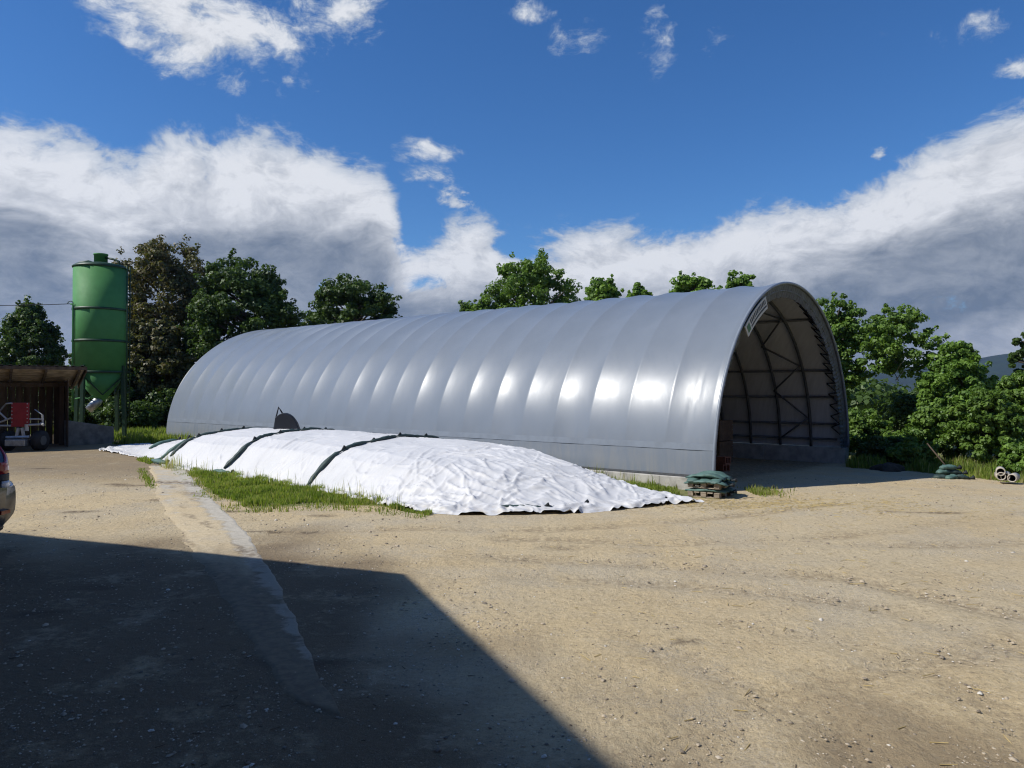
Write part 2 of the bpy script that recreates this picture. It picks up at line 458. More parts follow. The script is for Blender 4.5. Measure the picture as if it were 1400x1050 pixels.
def ground_material():
    m = bpy.data.materials.new('yard_ground'); m.use_nodes = True
    k = NT(m.node_tree); p = m.node_tree.nodes['Principled BSDF']
    tc = k.new('ShaderNodeTexCoord'); pos = tc.outputs['Object']
    def at(n): return k.new('ShaderNodeAttribute', attribute_name=n).outputs['Fac']
    asph_shade, green, strawz, track, damp_dark = at('asphalt_shade'), at('green'), at('straw'), at('track'), at('damp_dark')
    dirt, big, mid, fine, grain, grain2, vo = dirt_colour(k, pos)
    # worn asphalt under thin dirt, also carries the yard's shade as dark colour
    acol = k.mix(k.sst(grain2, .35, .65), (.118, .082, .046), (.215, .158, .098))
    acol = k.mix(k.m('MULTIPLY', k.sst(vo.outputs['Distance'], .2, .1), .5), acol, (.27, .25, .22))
    am = k.m('MULTIPLY', asph_shade, k.sst(k.m('ADD', k.m('MULTIPLY', mid, .6), k.m('MULTIPLY', fine, .4)), .74, .50))
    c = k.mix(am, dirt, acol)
    c = k.mix(k.m('MULTIPLY', track, k.m('MULTIPLY', k.sst(fine, .35, .6), .7)), c, (.27, .205, .125))
    c = k.mix(k.m('MULTIPLY', damp_dark, k.sst(fine, .30, .55)), c, (.075, .052, .034))
    c = k.mix(k.m('MULTIPLY', strawz, k.sst(fine, .45, .65)), c, (.47, .36, .17))
    # single specks, light and dark
    c = k.mix(k.m('MULTIPLY', k.sst(grain2, .62, .74), .5), c, (.60, .54, .43))
    gc = k.mix(k.sst(fine, .35, .65), (.12, .155, .035), (.24, .21, .10))
    c = k.mix(k.m('MULTIPLY', green, k.sst(k.m('ADD', k.m('MULTIPLY', fine, .8), k.m('MULTIPLY', green, .4)), .52, .74)), c, gc)
    k.put(p.inputs['Base Color'], c)
    p.inputs['Roughness'].default_value = .93; p.inputs['Specular IOR Level'].default_value = .25
    b1 = k.new('ShaderNodeBump'); b1.inputs['Strength'].default_value = 1.0; b1.inputs['Distance'].default_value = .012
    hh = k.m('ADD', k.m('MULTIPLY', grain, .8), k.m('ADD', k.m('MULTIPLY', fine, 2.6), k.m('ADD', k.m('MULTIPLY', grain2, .3), k.m('MULTIPLY', mid, 3.0))))
    k.put(b1.inputs['Height'], hh); k.l.new(b1.outputs[0], p.inputs['Normal'])
    return m
M['ground'] = ground_material()

def strip_material():
    m = bpy.data.materials.new('worn_concrete_strip'); m.use_nodes = True
    k = NT(m.node_tree); p = m.node_tree.nodes['Principled BSDF']
    tc = k.new('ShaderNodeTexCoord'); pos = tc.outputs['Object']
    dirtm = k.new('ShaderNodeAttribute', attribute_name='dirt').outputs['Fac']
    d, big, mid0, fine, grain, grain2, vo = dirt_colour(k, pos)
    mid = k.noise(k.scale(pos, .8, 2.2, 1), 1.5, 7, .7)
    c = k.mix(k.sst(fine, .3, .7), (.52, .475, .39), (.40, .365, .295))
    c = k.mix(k.m('MULTIPLY', k.sst(grain, .55, .7), .5), c, (.22, .19, .15))
    f = k.sst(k.m('ADD', k.m('ADD', k.m('MULTIPLY', mid, .8), k.m('MULTIPLY', fine, .2)), k.m('MULTIPLY', k.m('SUBTRACT', dirtm, .5), .8)), .44, .58)
    soil_shade = k.new('ShaderNodeAttribute', attribute_name='soil_shade').outputs['Fac']
    d = k.mix(k.m('MULTIPLY', soil_shade, .9), d, k.mix(k.sst(fine, .35, .65), (.165, .117, .068), (.105, .076, .045)))  # brown that also paints the barn's shade onto dirt and concrete
    c = k.mix(k.m('MULTIPLY', soil_shade, .8), c, (.26, .215, .15))
    c = k.mix(f, c, d)
    mudf = k.new('ShaderNodeAttribute', attribute_name='mud').outputs['Fac']
    c = k.mix(k.m('MULTIPLY', mudf, k.sst(fine, .38, .56)), c, (.125, .088, .055))
    k.put(p.inputs['Base Color'], c); p.inputs['Roughness'].default_value = .93
    b1 = k.new('ShaderNodeBump'); b1.inputs['Distance'].default_value = .01
    k.put(b1.inputs['Height'], k.m('ADD', fine, k.m('MULTIPLY', f, .6))); k.l.new(b1.outputs[0], p.inputs['Normal'])
    return m
M['strip'] = strip_material()

GREEN = dict(dark=(.020, .046, .010), light=(.070, .125, .022))
M['leaf_dark'] = leaf_mat('dark_leaves', (.032, .062, .016), (.105, .170, .036), .30)
M['leaf_mid'] = leaf_mat('mid_leaves', (.060, .125, .025), (.20, .31, .052), .32)
M['leaf_fresh'] = leaf_mat('fresh_leaves', (.072, .150, .028), (.235, .37, .060), .34)
M['leaf_brown'] = leaf_mat('brownish_leaves', (.056, .066, .022), (.145, .158, .050), .3, brown=(.17, .125, .060))
M['grass'] = leaf_mat('grass_blades', (.15, .215, .035), (.30, .36, .075), .45, brown=(.42, .36, .18))

# ------------------------------------------------------------------ places
A = np.array((-.781, .624)); W = np.array((.624, .781)); P0 = np.array((3.99, 14.5))
HALL_L, HALL_W = 22.3, 10.1
def tw(t, w):
    return P0[0] + A[0] * t + W[0] * w, P0[1] + A[1] * t + W[1] * w
def to_tw(X, Y):
    rx = X - P0[0]; ry = Y - P0[1]
    return A[0] * rx + A[1] * ry, W[0] * rx + W[1] * ry
def gp(px, py, z=0.0):
    d = (H - z) * F / (py - 534.0); return (px - 700) / F * d, d
def gz(X, Y):
    X = np.asarray(X, float); Y = np.asarray(Y, float)
    t, w = to_tw(X, Y)
    z = -.22 * ss(w, 1.0, 10.0) * ss(t, -14, -4)
    z = z + .030 * fbm(X * .22, Y * .22, 2, 5) * ss(np.hypot(X, Y), 2, 8) + .012 * fbm(X * 1.1, Y * 1.1, 3, 9)
    far = np.maximum(np.hypot(X, Y) - 60, 0)
    return z - .004 * np.minimum(far, 500)

def poly_dist(X, Y, pts):
    best = np.full(X.shape, 1e9)
    for (x0, y0), (x1, y1) in zip(pts[:-1], pts[1:]):
        dx, dy = x1 - x0, y1 - y0
        u = np.clip(((X - x0) * dx + (Y - y0) * dy) / (dx * dx + dy * dy), 0, 1)
        best = np.minimum(best, np.hypot(X - x0 - u * dx, Y - y0 - u * dy))
    return best
def in_poly(X, Y, pts):
    r = np.zeros(X.shape, bool); n = len(pts)
    for i in range(n):
        x0, y0 = pts[i]; x1, y1 = pts[(i + 1) % n]
        if y0 == y1: continue
        c = ((y0 > Y) != (y1 > Y)) & (X < (x1 - x0) * (Y - y0) / (y1 - y0) + x0); r ^= c
    return r

# outline of the silage mound's white sheet, in (t, w)
NEAR = np.array([(2.47, -5.42), (3.85, -5.25), (6.68, -4.85), (8.95, -4.62), (11.9, -4.6), (13.6, -4.35), (15.6, -3.8), (17.6, -3.6), (19.9, -3.45)])
FRONT = np.array([(2.47, -5.42), (1.7, -4.95), (.99, -4.2), (.45, -3.4), (.11, -2.65), (-.25, -1.95), (-.50, -1.5)])
FARE = np.array([(-.50, -1.5), (.6, -1.15), (2.0, -.75), (3.5, -.35), (8., -.22), (14., -.22), (18., -.5), (21.4, -1.3)])
BACK = np.array([(19.9, -3.45), (20.8, -2.4), (21.4, -1.3)])
def along(C, u):
    s = np.concatenate([[0], np.cumsum(np.hypot(*np.diff(C, axis=0).T))]); s /= s[-1]
    return np.stack([np.interp(u, s, C[:, 0]), np.interp(u, s, C[:, 1])], -1)
def t_front(w): return np.interp(w, FRONT[:, 1], FRONT[:, 0])
def w_near(t): return np.interp(t, NEAR[:, 0], NEAR[:, 1])
def w_far(t): return np.interp(t, FARE[:, 0], FARE[:, 1])
_cr = random.Random(77)
CREASES = []
for _i in range(190):
    if _i < 120:                                   # open end: folds fan out from the crown towards the front edge
        _w = _cr.uniform(-5.0, -.9); _t = float(np.interp(_w, FRONT[:, 1], FRONT[:, 0])) + _cr.uniform(.15, 4.2)
        _a = math.pi + _cr.gauss(0, .65) + (.5 if _w < -3.5 else 0)
    else:                                         # near side: folds run down the slope
        _t = _cr.uniform(2.5, 16.5); _w = float(np.interp(_t, NEAR[:, 0], NEAR[:, 1])) + _cr.uniform(.2, 1.5); _a = -math.pi / 2 + _cr.gauss(0, .45)
    if _i % 2: CREASES.append((_t + _cr.uniform(-.6, .6), _w + _cr.uniform(-.5, .5), _a + _cr.gauss(0, .6), _cr.uniform(.18, .5), _cr.uniform(-1.2, 1.2), _cr.uniform(.014, .022), _cr.uniform(.006, .016)))
    CREASES.append((_t, _w, _a, _cr.uniform(.25, 1.25), _cr.uniform(-.5, .5), _cr.uniform(.018, .042), _cr.uniform(.010, .040) * (1.0 if _i < 120 else .8)))
def creases(t, w):
    z = np.zeros(t.shape)
    for (t0, w0, a, L, c, wd, am) in CREASES:
        k = (np.abs(t - t0) < L) & (np.abs(w - w0) < L)
        if not k.any(): continue
        dx = t[k] - t0; dy = w[k] - w0
        u = dx * math.cos(a) + dy * math.sin(a); v = -dx * math.sin(a) + dy * math.cos(a) - c * u * u
        fall = ss(np.abs(u), L * .55, L * .1)
        z[k] = np.maximum(z[k], am * fall * np.exp(-np.abs(v / wd) ** 1.5)) - .35 * am * fall * np.exp(-((v - wd * 2.0) / wd) ** 2)
    return z
def mound_z(t, w, detail=True):
    t = np.asarray(t, float); w = np.asarray(w, float)
    wn = np.where(t < 2.47, -5.42, w_near(t))
    dn = w - wn; df = w_far(t) - w
    pn = np.interp(dn, [0, .18, .45, .8, 1.2, 1.9, 2.6], [.0, .03, .30, .64, .84, .95, 1.0])
    pf = np.interp(df, [0, .1, .45, .9, 1.6], [.0, .1, .70, .92, 1.0])
    kf = ss(t, 2.0, 5.0); pf = pf * kf + (1 - kf) * np.interp(df, [0, .15, .6, 1.3, 2.2], [.0, .1, .5, .9, 1.])
    tf = t - t_front(w)
    pt = np.interp(tf, [0, .25, .6, 1.2, 2.0, 3.0, 4.2, 6.0, 8.], [.0, .02, .13, .36, .60, .79, .90, .96, 1.])
    pb = np.interp(t, [11, 13, 14.5, 16, 17.5, 19, 20.5], [1, .96, .84, .60, .36, .16, .04])
    z = .93 * pn * pf * pt * pb
    if not detail: return z
    # drape folds: run down the slopes, stronger at the open end
    endw = ss(tf, 5.0, .6); nearw = ss(dn, 1.5, .3)
    q = fbm(t * .55, w * .55, 2, 21) * 1.1
    rid = 1 - np.abs(fbm(t * 2.1 + q, dn * .45 + q, 2, 31)) * 2.4
    rid2 = 1 - np.abs(fbm(tf * .50 - q, w * 2.5 + q, 2, 41)) * 2.4
    rid3 = 1 - np.abs(fbm(t * 1.5 + w * 1.1 + 2 * q, w * .6 - t * .5, 3, 51)) * 2.4
    rid4 = 1 - np.abs(fbm(t * 4.5 + 2 * q, w * 3.0 + q, 2, 55)) * 2.6
    patch = ss(fbm(t * .5, w * .5, 2, 57), -.2, .35)
    f = np.clip(rid, 0, 1) ** 3 * (.006 + .040 * nearw) + np.clip(rid2, 0, 1) ** 3 * (.004 + .060 * endw * (.3 + .7 * patch)) + np.clip(rid3, 0, 1) ** 4 * (.018 + .030 * endw) + np.clip(rid4, 0, 1) ** 3 * (.003 + .020 * endw * patch)
    f = f * .8 + creases(t, w)
    lump = .03 * fbm(t * .7, w * .7, 3, 61)
    return z + (f + lump * ss(z, .05, .4)) * ss(z, -.02, .12) + .005

# ------------------------------------------------------------------ ground
def axis_coords(lo, hi, step, out_lo, out_hi, grow=1.16):
    c = list(np.arange(lo, hi + 1e-6, step)); d = step; q = hi
    while q < out_hi: d *= grow; q += d; c.append(q)
    d = step; q = lo; pre = []
    while q > out_lo: d *= grow; q -= d; pre.append(q)
    return np.array(pre[::-1] + c)
BARN_SHADE_NOTE = None
def build_ground():
    xs = axis_coords(-20, 17, .11, -2900, 2900); ys = axis_coords(2.0, 31, .11, -2900, 2900)
    X, Y = np.meshgrid(xs, ys); Z = gz(X, Y)
    t, w = to_tw(X, Y)
    # wheel tracks in the loose dirt
    arcs = []
    for pts in ([(690, 735), (900, 742), (1100, 738), (1230, 725), (1400, 700)],
                [(1000, 850), (1150, 880), (1290, 930), (1400, 1000)], [(860, 870), (1000, 930), (1120, 985), (1200, 1050)],
                [(1400, 742), (1250, 748), (1000, 742), (760, 748)], [(380, 730), (560, 722), (760, 724), (1000, 706), (1150, 690)],
                [(700, 790), (950, 800), (1200, 830), (1400, 890)], [(900, 1060), (1000, 985), (1150, 930), (1400, 880)], [(640, 760), (900, 775), (1150, 790), (1400, 845)]):
        q = [gp(*p) for p in pts]
        q = np.array(q); u = np.linspace(0, 1, 24); s = np.linspace(0, 1, len(q))
        arcs.append(list(zip(np.interp(u, s, q[:, 0]), np.interp(u, s, q[:, 1]))))
    track = np.zeros_like(X)
    for i, a in enumerate(arcs):
        dd = poly_dist(X, Y, a) + .10 * fbm(X * 1.3, Y * 1.3, 2, 70 + i)
        g = np.exp(-(dd / .17) ** 2) * (.35 + .65 * ss(fbm(X * .6, Y * .6, 2, 80 + i), -.25, .35))
        track = np.maximum(track, g)
        Z = Z - .018 * g + .012 * np.exp(-((dd - .3) / .1) ** 2)
    asph_shade = ss(X + .45 * Y + 1.2 * fbm(X * .45, Y * .45, 4, 90), 3.0, 1.3) * ss(Y + 1.6 * fbm(X * .5, Y * .5, 3, 91), 11.0, 8.3)  # dark zone drawn out to the barn's shade edge, shade put into colour
    asph_shade = np.maximum(asph_shade, .6 * ss(fbm(X * .3, Y * .3, 3, 93), .25, .55) * ss(Y, 9, 5))
    asph_shade = np.maximum(asph_shade, .7 * ss(Y, 13.5, 19.) * ss(X, -6, -8.5))
    green = np.zeros_like(X)
    rag = .28 * fbm(X * .9, Y * .9, 3, 95)
    near_strip = [gp(*p) for p in ((250, 640), (285, 672), (340, 696), (430, 690), (520, 694), (590, 700), (610, 692), (520, 660), (400, 640), (300, 630))]
    pd = poly_dist(X, Y, near_strip + near_strip[:1]); pd = np.where(in_poly(X, Y, near_strip), -pd, pd)
    green = np.maximum(green, ss(pd + rag, .12, -.12))
    green = np.maximum(green, ss(np.abs(w + .55) + rag, .85, .55) * ss(t, -.9, -.3) * ss(t, 22, 20))
    lawn = [(-16.4, 29.4), (-13.6, 27.9), (-12.9, 28.2), (-9., 34.), (-2, 46), (-60, 60), (-60, 33), (-19, 33)]
    pd = poly_dist(X, Y, lawn + lawn[:1]); pd = np.where(in_poly(X, Y, lawn), -pd, pd)
    green = np.maximum(green, ss(pd + rag, .3, -.3))
    verge = [gp(1245, 641, -.15), gp(1320, 650, -.15), gp(1400, 658, -.15), gp(1480, 664, -.15), (40, 17), (60, 60), (0, 60), (9.2, 23.4), (11.2, 22.2)]
    pd = poly_dist(X, Y, verge + verge[:1]); pd = np.where(in_poly(X, Y, verge), -pd, pd)
    green = np.maximum(green, ss(pd + rag, .3, -.3))
    green = np.maximum(green, ss(np.hypot(X, Y), 62, 75))
    inside = (t > -.2) & (t < HALL_L) & (w > .1) & (w < HALL_W); green[inside] = 0
    strawz = np.exp(-((X - gp(1050, 690)[0]) / 1.5) ** 2 - ((Y - gp(1050, 690)[1]) / .55) ** 2) * .9
    strawz = np.maximum(strawz, .55 * np.exp(-((X - 6.2) / 2.2) ** 2 - ((Y - 13.) / 1.0) ** 2))
    damp_dark = np.zeros_like(X)
    for px, py, rx, ry in ((265, 662, 1.25, .28), (180, 664, .5, .16), (1285, 701, .5, .09), (1215, 700, .2, .06), (935, 876, .14, .06), (240, 684, .7, .15), (300, 700, .6, .12), (160, 662, .35, .18), (60, 640, .3, .16), (110, 700, .3, .14), (440, 705, .25, .12), (420, 728, .2, .09),
                           (130, 803, .25, .08), (365, 727, .35, .06), (420, 905, .5, .12), (45, 838, .3, .1)):
        cx, cy = gp(px, py)
        q = np.hypot((X - cx) / rx, (Y - cy) / ry) + .5 * fbm(X * 3, Y * 3, 2, 97)
        damp_dark = np.maximum(damp_dark, ss(q, 1.25, .5))
    damp_dark *= .8
    damp_dark = np.maximum(damp_dark, .55 * ss(t, .1, .8) * ss(HALL_L - t, 0, .5) * ss(w, .1, .4) * ss(HALL_W - w, .1, .4))  # floor inside the hall toned darker
    n, mm = X.shape
    idx = np.arange(n * mm).reshape(n, mm)
    f = np.stack([idx[:-1, :-1], idx[:-1, 1:], idx[1:, 1:], idx[1:, :-1]], -1).reshape(-1, 4)
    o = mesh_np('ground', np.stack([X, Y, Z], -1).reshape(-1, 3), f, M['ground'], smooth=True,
                attrs=dict(asphalt_shade=asph_shade.ravel(), green=green.ravel(), straw=strawz.ravel(), track=track.ravel(), damp_dark=damp_dark.ravel()))
    tag(o, kind='structure')
build_ground()

def build_strip():
    L = np.array([gp(*p) for p in ((196, 636), (200, 655), (207, 690), (248, 758), (300, 826), (340, 900), (372, 930), (408, 962))])
    Rr = np.array([gp(*p) for p in ((250, 636), (266, 655), (300, 690), (342, 732), (378, 790), (408, 850), (440, 925), (474, 985))])
    n, c = 220, 34
    u = np.linspace(0, 1, n)
    l = along(L, u); r = along(Rr, u)
    jl = .16 * fbm(u * 22, u * 0, 4, 101); jr = .045 * fbm(u * 40, u * 0 + 3, 3, 103)
    V = []; dirt = []; soil_shade = []; mud = []
    for j in range(c):
        q = j / (c - 1)
        p = l * (1 - q) + r * q
        edge = (1 - q) ** 3 * jl + q ** 3 * jr
        x = p[:, 0] + edge; y = p[:, 1]
        z = gz(x, y) + .010 - .022 * float(ss(q, .28, 0)) - .02 * float(ss(q, .985, 1.))
        z[0] -= .04; z[-1] -= .04
        V.append(np.stack([x, y, z], -1))
        mud.append(np.clip(np.exp(-((u - .235 - .02 * q + .012 * fbm(u * 9, q * 5 + u * 0, 2, 106)) / .020) ** 2) + .8 * np.exp(-((u - .36 + .03 * fbm(u * 5, q * 4 + u * 0, 2, 107)) / .022) ** 2) * ss(q, .35, .8) + .6 * ss(fbm(u * 14, q * 3 + u * 0, 3, 108), .25, .5) * ss(u, .15, .3), 0, 1))
        soil_shade.append(ss(u + .05 * fbm(u * 12 + q * 3, u * 0 + q * 4, 3, 105), .64, .80))  # starts where the barn's shade falls, shade painted as darker brown
        dirt.append(.555 + .16 * np.exp(-((q - .5) / .22) ** 2) * ss(u, .25, .55) - .22 * ss(q, .6, .9) + .30 * ss(u, .86, 1.) + .05 * ss(u, .62, .72) * (1.0 + 3.0 * fbm(u * 16, q * 3 + u * 0, 2, 109)) - .05 * ss(u, .5, .2) + .5 * ss(q, .3, 0) + .12 * ss(q, .97, 1.))
    V = np.stack(V, 1).reshape(-1, 3); dirt = np.stack(dirt, 1).ravel(); soil_shade = np.stack(soil_shade, 1).ravel(); mud = np.stack(mud, 1).ravel()
    idx = np.arange(n * c).reshape(n, c)
    f = np.stack([idx[:-1, :-1], idx[1:, :-1], idx[1:, 1:], idx[:-1, 1:]], -1).reshape(-1, 4)
    tag(mesh_np('concrete_strip', V, f, M['strip'], smooth=True, attrs=dict(dirt=dirt, soil_shade=soil_shade, mud=mud)), kind='structure')
build_strip()

def build_hills():
    n = 220
    az = np.linspace(R(-75), R(75), n)
    V = []; rows = 9
    for i in range(rows):
        q = i / (rows - 1)
        d = 1900 + 700 * q
        hh = np.interp(np.degrees(az), [-75, -40, 0, 22, 26, 30, 36, 45, 75], [55, 50, 45, 58, 66, 80, 118, 150, 160])
        hh = hh * (1 + .10 * fbm(az * 9, az * 0, 4, 111))
        z = -6 + (hh + 6) * ss(q, 0, .95) + 4.0 * fbm(az * 60, q * 8 + az * 0, 3, 113) * q
        V.append(np.stack([np.sin(az) * d, np.cos(az) * d, z], -1))
    V = np.stack(V, 0); idx = np.arange(rows * n).reshape(rows, n)
    f = np.stack([idx[:-1, :-1], idx[:-1, 1:], idx[1:, 1:], idx[1:, :-1]], -1).reshape(-1, 4)
    m = mat('forest_hill', (.018, .032, .014), .95, .4, .02, bump=0)
    tag(mesh_np('hills', V.reshape(-1, 3), f, m, smooth=True), kind='structure')
build_hills()

# ------------------------------------------------------------------ the fabric hall
ZF, ZB = .26, 4.44
def arch(phi, t, off=0.0):
    """point on the hall's skin, off metres inside it; phi 0 = near foot, pi = far foot"""
    a = HALL_W / 2 - off; b = ZB - off
    w = HALL_W / 2 - a * math.cos(phi); x, y = tw(t, w)
    return (x, y, ZF + b * math.sin(phi))
BAYS = 24
BAY, BAY0 = .955, .12
def build_hall():
    hall = empty('fabric_hall', (float(P0[0]), float(P0[1]), 0))
    hall.location = (0, 0, 0)
    tag(hall, 'long arched grey fabric hall with an open front end and dark interior', 'hall')
    nphi = 90; seg = 12
    us = np.unique(np.concatenate([np.linspace(0, 1, seg + 1), [.03, .97]]))
    ts = np.concatenate([[0, BAY0 * .35, BAY0 * .7]] + [BAY0 + (i + us[:-1]) * BAY for i in range(BAYS)]); ts = np.append(ts[ts < HALL_L - .02], HALL_L)
    ph = np.linspace(0, math.pi, nphi + 1)
    T, PH = np.meshgrid(ts, ph, indexing='ij')
    fr = ((T - BAY0) / BAY) % 1.0; fr[-1] = 0; fr[T < BAY0 - 1e-6] = 0
    bay = np.clip(((T - BAY0 + 1e-6) / BAY).astype(int), 0, BAYS - 1)
    depth = .040 * (1 + .35 * np.sin(bay * 2.4 + 1) ) * (.25 + .75 * np.sin(PH) ** .6) * ss(np.minimum(PH, math.pi - PH), .03, .22)
    
    sag = depth * 4 * fr * (1 - fr)
    sag += .006 * fbm(T * 1.1, PH * 4, 3, 121) * ss(np.minimum(PH, math.pi - PH), .02, .2)
    lowf = ss(PH, .30, .05)
    sag += .006 * lowf * np.sin(T * 26 + 2 * fbm(T * .8, PH, 2, 123)) * ss(fbm(T * .35, PH * 0 + 2, 2, 124), -.1, .3)
    # long diagonal pulls in the first bays
    sag += .012 * np.exp(-((T - .62 - .12 * np.cos(PH * 6)) / .05) ** 2) * ss(PH, .1, .25) * ss(PH, .62, .4)
    off = sag + .0
    a = HALL_W / 2 - off; b = ZB - off
    w = HALL_W / 2 - a * np.cos(PH); x, y = tw(T, w); z = ZF + b * np.sin(PH)
    V = np.stack([x, y, z], -1)
    n, m_ = T.shape; idx = np.arange(n * m_).reshape(n, m_)
    f = np.stack([idx[:-1, :-1], idx[:-1, 1:], idx[1:, 1:], idx[1:, :-1]], -1).reshape(-1, 4)
    cover = mesh_np('fabric_cover', V.reshape(-1, 3), f, M['fabric'], hall, smooth=True)
    # check that the normals point outward
    me = cover.data; pn = me.polygons[len(f) // 2].normal; pc = me.polygons[len(f) // 2].center
    if pn.z < 0 and pc.z > 3 or True:
        c0 = np.array(tw(HALL_L / 2, HALL_W / 2) + (0,)); 
        if (np.array(pc) - c0) @ np.array(pn) < 0: me.flip_normals()
    # edge roll at the front
    mb = MB(); mb.tube([arch(p, 0.0, .02) for p in np.linspace(0, math.pi, 80)], .035, 8)
    mb.build('edge_roll', M['fabric_band'], hall, True)
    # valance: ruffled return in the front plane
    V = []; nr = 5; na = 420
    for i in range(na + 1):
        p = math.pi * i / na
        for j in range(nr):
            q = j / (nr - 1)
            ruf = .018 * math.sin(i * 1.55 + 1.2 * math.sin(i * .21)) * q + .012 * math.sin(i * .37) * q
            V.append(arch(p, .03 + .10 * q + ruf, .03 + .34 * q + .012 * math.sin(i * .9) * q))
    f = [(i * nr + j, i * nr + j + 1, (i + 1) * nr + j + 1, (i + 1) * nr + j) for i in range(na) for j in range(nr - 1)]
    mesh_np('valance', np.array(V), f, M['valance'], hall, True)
    # hem band and bottom edge along the near side
    for (z0, z1, nm, mm, proud) in ((.80, .93, 'hem_band', 'fabric_band', .004), (.245, .30, 'bottom_rail', 'steel', .03)):
        V = []; nn = 140
        for i in range(nn + 1):
            t = .02 + (HALL_L - .04) * i / nn
            for zz in (z0, z1):
                p = math.asin(max(0, (zz - ZF) / ZB))
                V.append(arch(p, t, -proud))
            for zz in (z1, z0):
                p = math.asin(max(0, (zz - ZF) / ZB))
                V.append(arch(p, t, -proud + .02))
        f = []
        for i in range(nn):
            for j in range(4):
                f.append((i * 4 + j, i * 4 + (j + 1) % 4, (i + 1) * 4 + (j + 1) % 4, (i + 1) * 4 + j))
        mesh_np(nm, np.array(V), f, M[mm], hall, False)
    # footings
    for w0, h0, h1, wd in ((.03, -.35, .25, .30), (HALL_W - .08, -.6, .25, .42)):
        mb = MB(); a0 = tw(.02, w0); a1 = tw(HALL_L, w0)
        L = HALL_L - .02; nb = 9
        for i in range(nb):
            s0 = .02 + L * i / nb + .006; s1 = .02 + L * (i + 1) / nb - .006
            c = tw((s0 + s1) / 2, w0 + .0)
            mb = MB(); mb.box((c[0], c[1], (h0 + h1) / 2), (s1 - s0, wd, h1 - h0), (*A, 0), (*W, 0))
            mb.build('footing_block', M['concrete'], hall, bevel=.012)
    # hoops
    for i in range(BAYS + 1):
        t = min(BAY0 + i * BAY, HALL_L - .05)
        if i == BAYS: continue
        mb = MB(); mb.tube([arch(p, t, .11 if i else .20) for p in np.linspace(0.0, math.pi, 48)], .046, 8)
        mb.build('hoop', M['steel'], hall, True)
    # purlins on both sides
    for z in (.50, .97, 1.8, 2.6, 4.0):
        for side in (0, 1):
            p = math.asin((z - ZF) / (ZB - .1)); p = math.pi - p if side else p
            mb = MB(); mb.bar(arch(p, .3, .10), arch(p, HALL_L - .1, .10), .034)
            mb.build('purlin', M['steel'], hall, True)
    # wind bracing on the far side between the first hoops
    zz = [(2, 4.62), (1, 4.05), (2, 3.35), (1, 2.75), (2, 2.0), (1, 1.15), (2, .42)]
    for side in (1, 0):
        for (h0, z0), (h1, z1) in zip(zz[:-1], zz[1:]):
            def pt(h, z):
                p = math.asin(min(.995, (z - ZF) / (ZB - .12))); p = math.pi - p if side else p
                return arch(p, BAY0 + h * BAY + .05, .13)
            mb = MB(); mb.bar(pt(h0, z0), pt(h1, z1), .026); mb.build('brace', M['steel'], hall, True)
    # lacing between valance and first hoop
    mb = MB(); pts = []
    n = 74
    for i in range(n):
        p = .10 + (math.pi - .2) * i / (n - 1)
        pts.append(arch(p, .14 if i % 2 else .46, .36 if i % 2 else .06))
    for q0, q1 in zip(pts[:-1], pts[1:]): mb.bar(q0, q1, .017, 5)
    mb.build('lacing', M['rope'], hall, True)
    # closed rear end
    pts = [arch(p, HALL_L - .02, .03) for p in np.linspace(0, math.pi, 60)]
    x0, y0 = tw(HALL_L - .02, .05); x1, y1 = tw(HALL_L - .02, HALL_W - .05)
    mb = MB(); mb.add([(x0, y0, -.3)] + pts + [(x1, y1, -.3)], [tuple(range(62))])
    mb.build('rear_wall', M['fabric'], hall)
    for w in (2.6, 5.05, 7.5):
        p = math.acos(max(-1, min(1, (HALL_W / 2 - w) / (HALL_W / 2)))); top = arch(p, HALL_L - .2, .15)
        x, y = tw(HALL_L - .2, w); mb = MB(); mb.beam((x, y, -.3), (x, y, top[2]), .12, .12); mb.build('rear_post', M['steel'], hall)
build_hall()

def build_banner():
    p0, p1 = .80, 1.115
    root = empty('banner', arch(p0, .0, .1))
    root.location = (0, 0, 0)
    tag(root, 'small white banner with dark lettering on the curved front rim of the hall', 'banner')
    def pt(p, off, tt): return arch(p, tt, off)
    N = 14; o0, o1 = .10, .39
    V = []; f = []
    for i in range(N + 1):
        p = p0 + (p1 - p0) * i / N
        for tt in (-.035, -.015):
            for off in (o0, o1): V.append(pt(p, off, tt))
    for i in range(N):
        b = i * 4; c = b + 4
        f += [(b, b + 1, c + 1, c), (b + 2, c + 2, c + 3, b + 3), (b, c, c + 2, b + 2), (b + 1, b + 3, c + 3, c + 1)]
    f += [(0, 2, 3, 1), (N * 4, N * 4 + 1, N * 4 + 3, N * 4 + 2)]
    mesh_np('sheet', np.array(V), f, M['banner'], root)
    def patch(u0, u1, v0, v1, name, mm):
        q = []
        for u, v in ((u0, v0), (u1, v0), (u1, v1), (u0, v1)):
            for tt in (-.040, -.036): q.append(pt(p0 + (p1 - p0) * u, o0 + (o1 - o0) * v, tt))
        return MB().add(q, [(0, 2, 4, 6), (1, 7, 5, 3), (0, 1, 3, 2), (2, 3, 5, 4), (4, 5, 7, 6), (6, 7, 1, 0)])
    patch(.05, .17, .2, .8, 'x', 'x').build('emblem', M['banner_green'], root)
    mb = MB(); rr = random.Random(5); u = .22
    while u < .92:
        wd = rr.uniform(.035, .055)
        q = patch(u, u + wd * .75, .16, .52, 'x', 'x'); mb.add(q.v, q.f); u += wd + .014
    mb.build('lettering', M['banner_ink'], root)
    mb = MB(); u = .22
    while u < .94:
        wd = rr.uniform(.015, .035)
        q = patch(u, u + wd, .66, .80, 'x', 'x'); mb.add(q.v, q.f); u += wd + .010
    mb.build('small_lettering', M['banner_ink'], root)
build_banner()

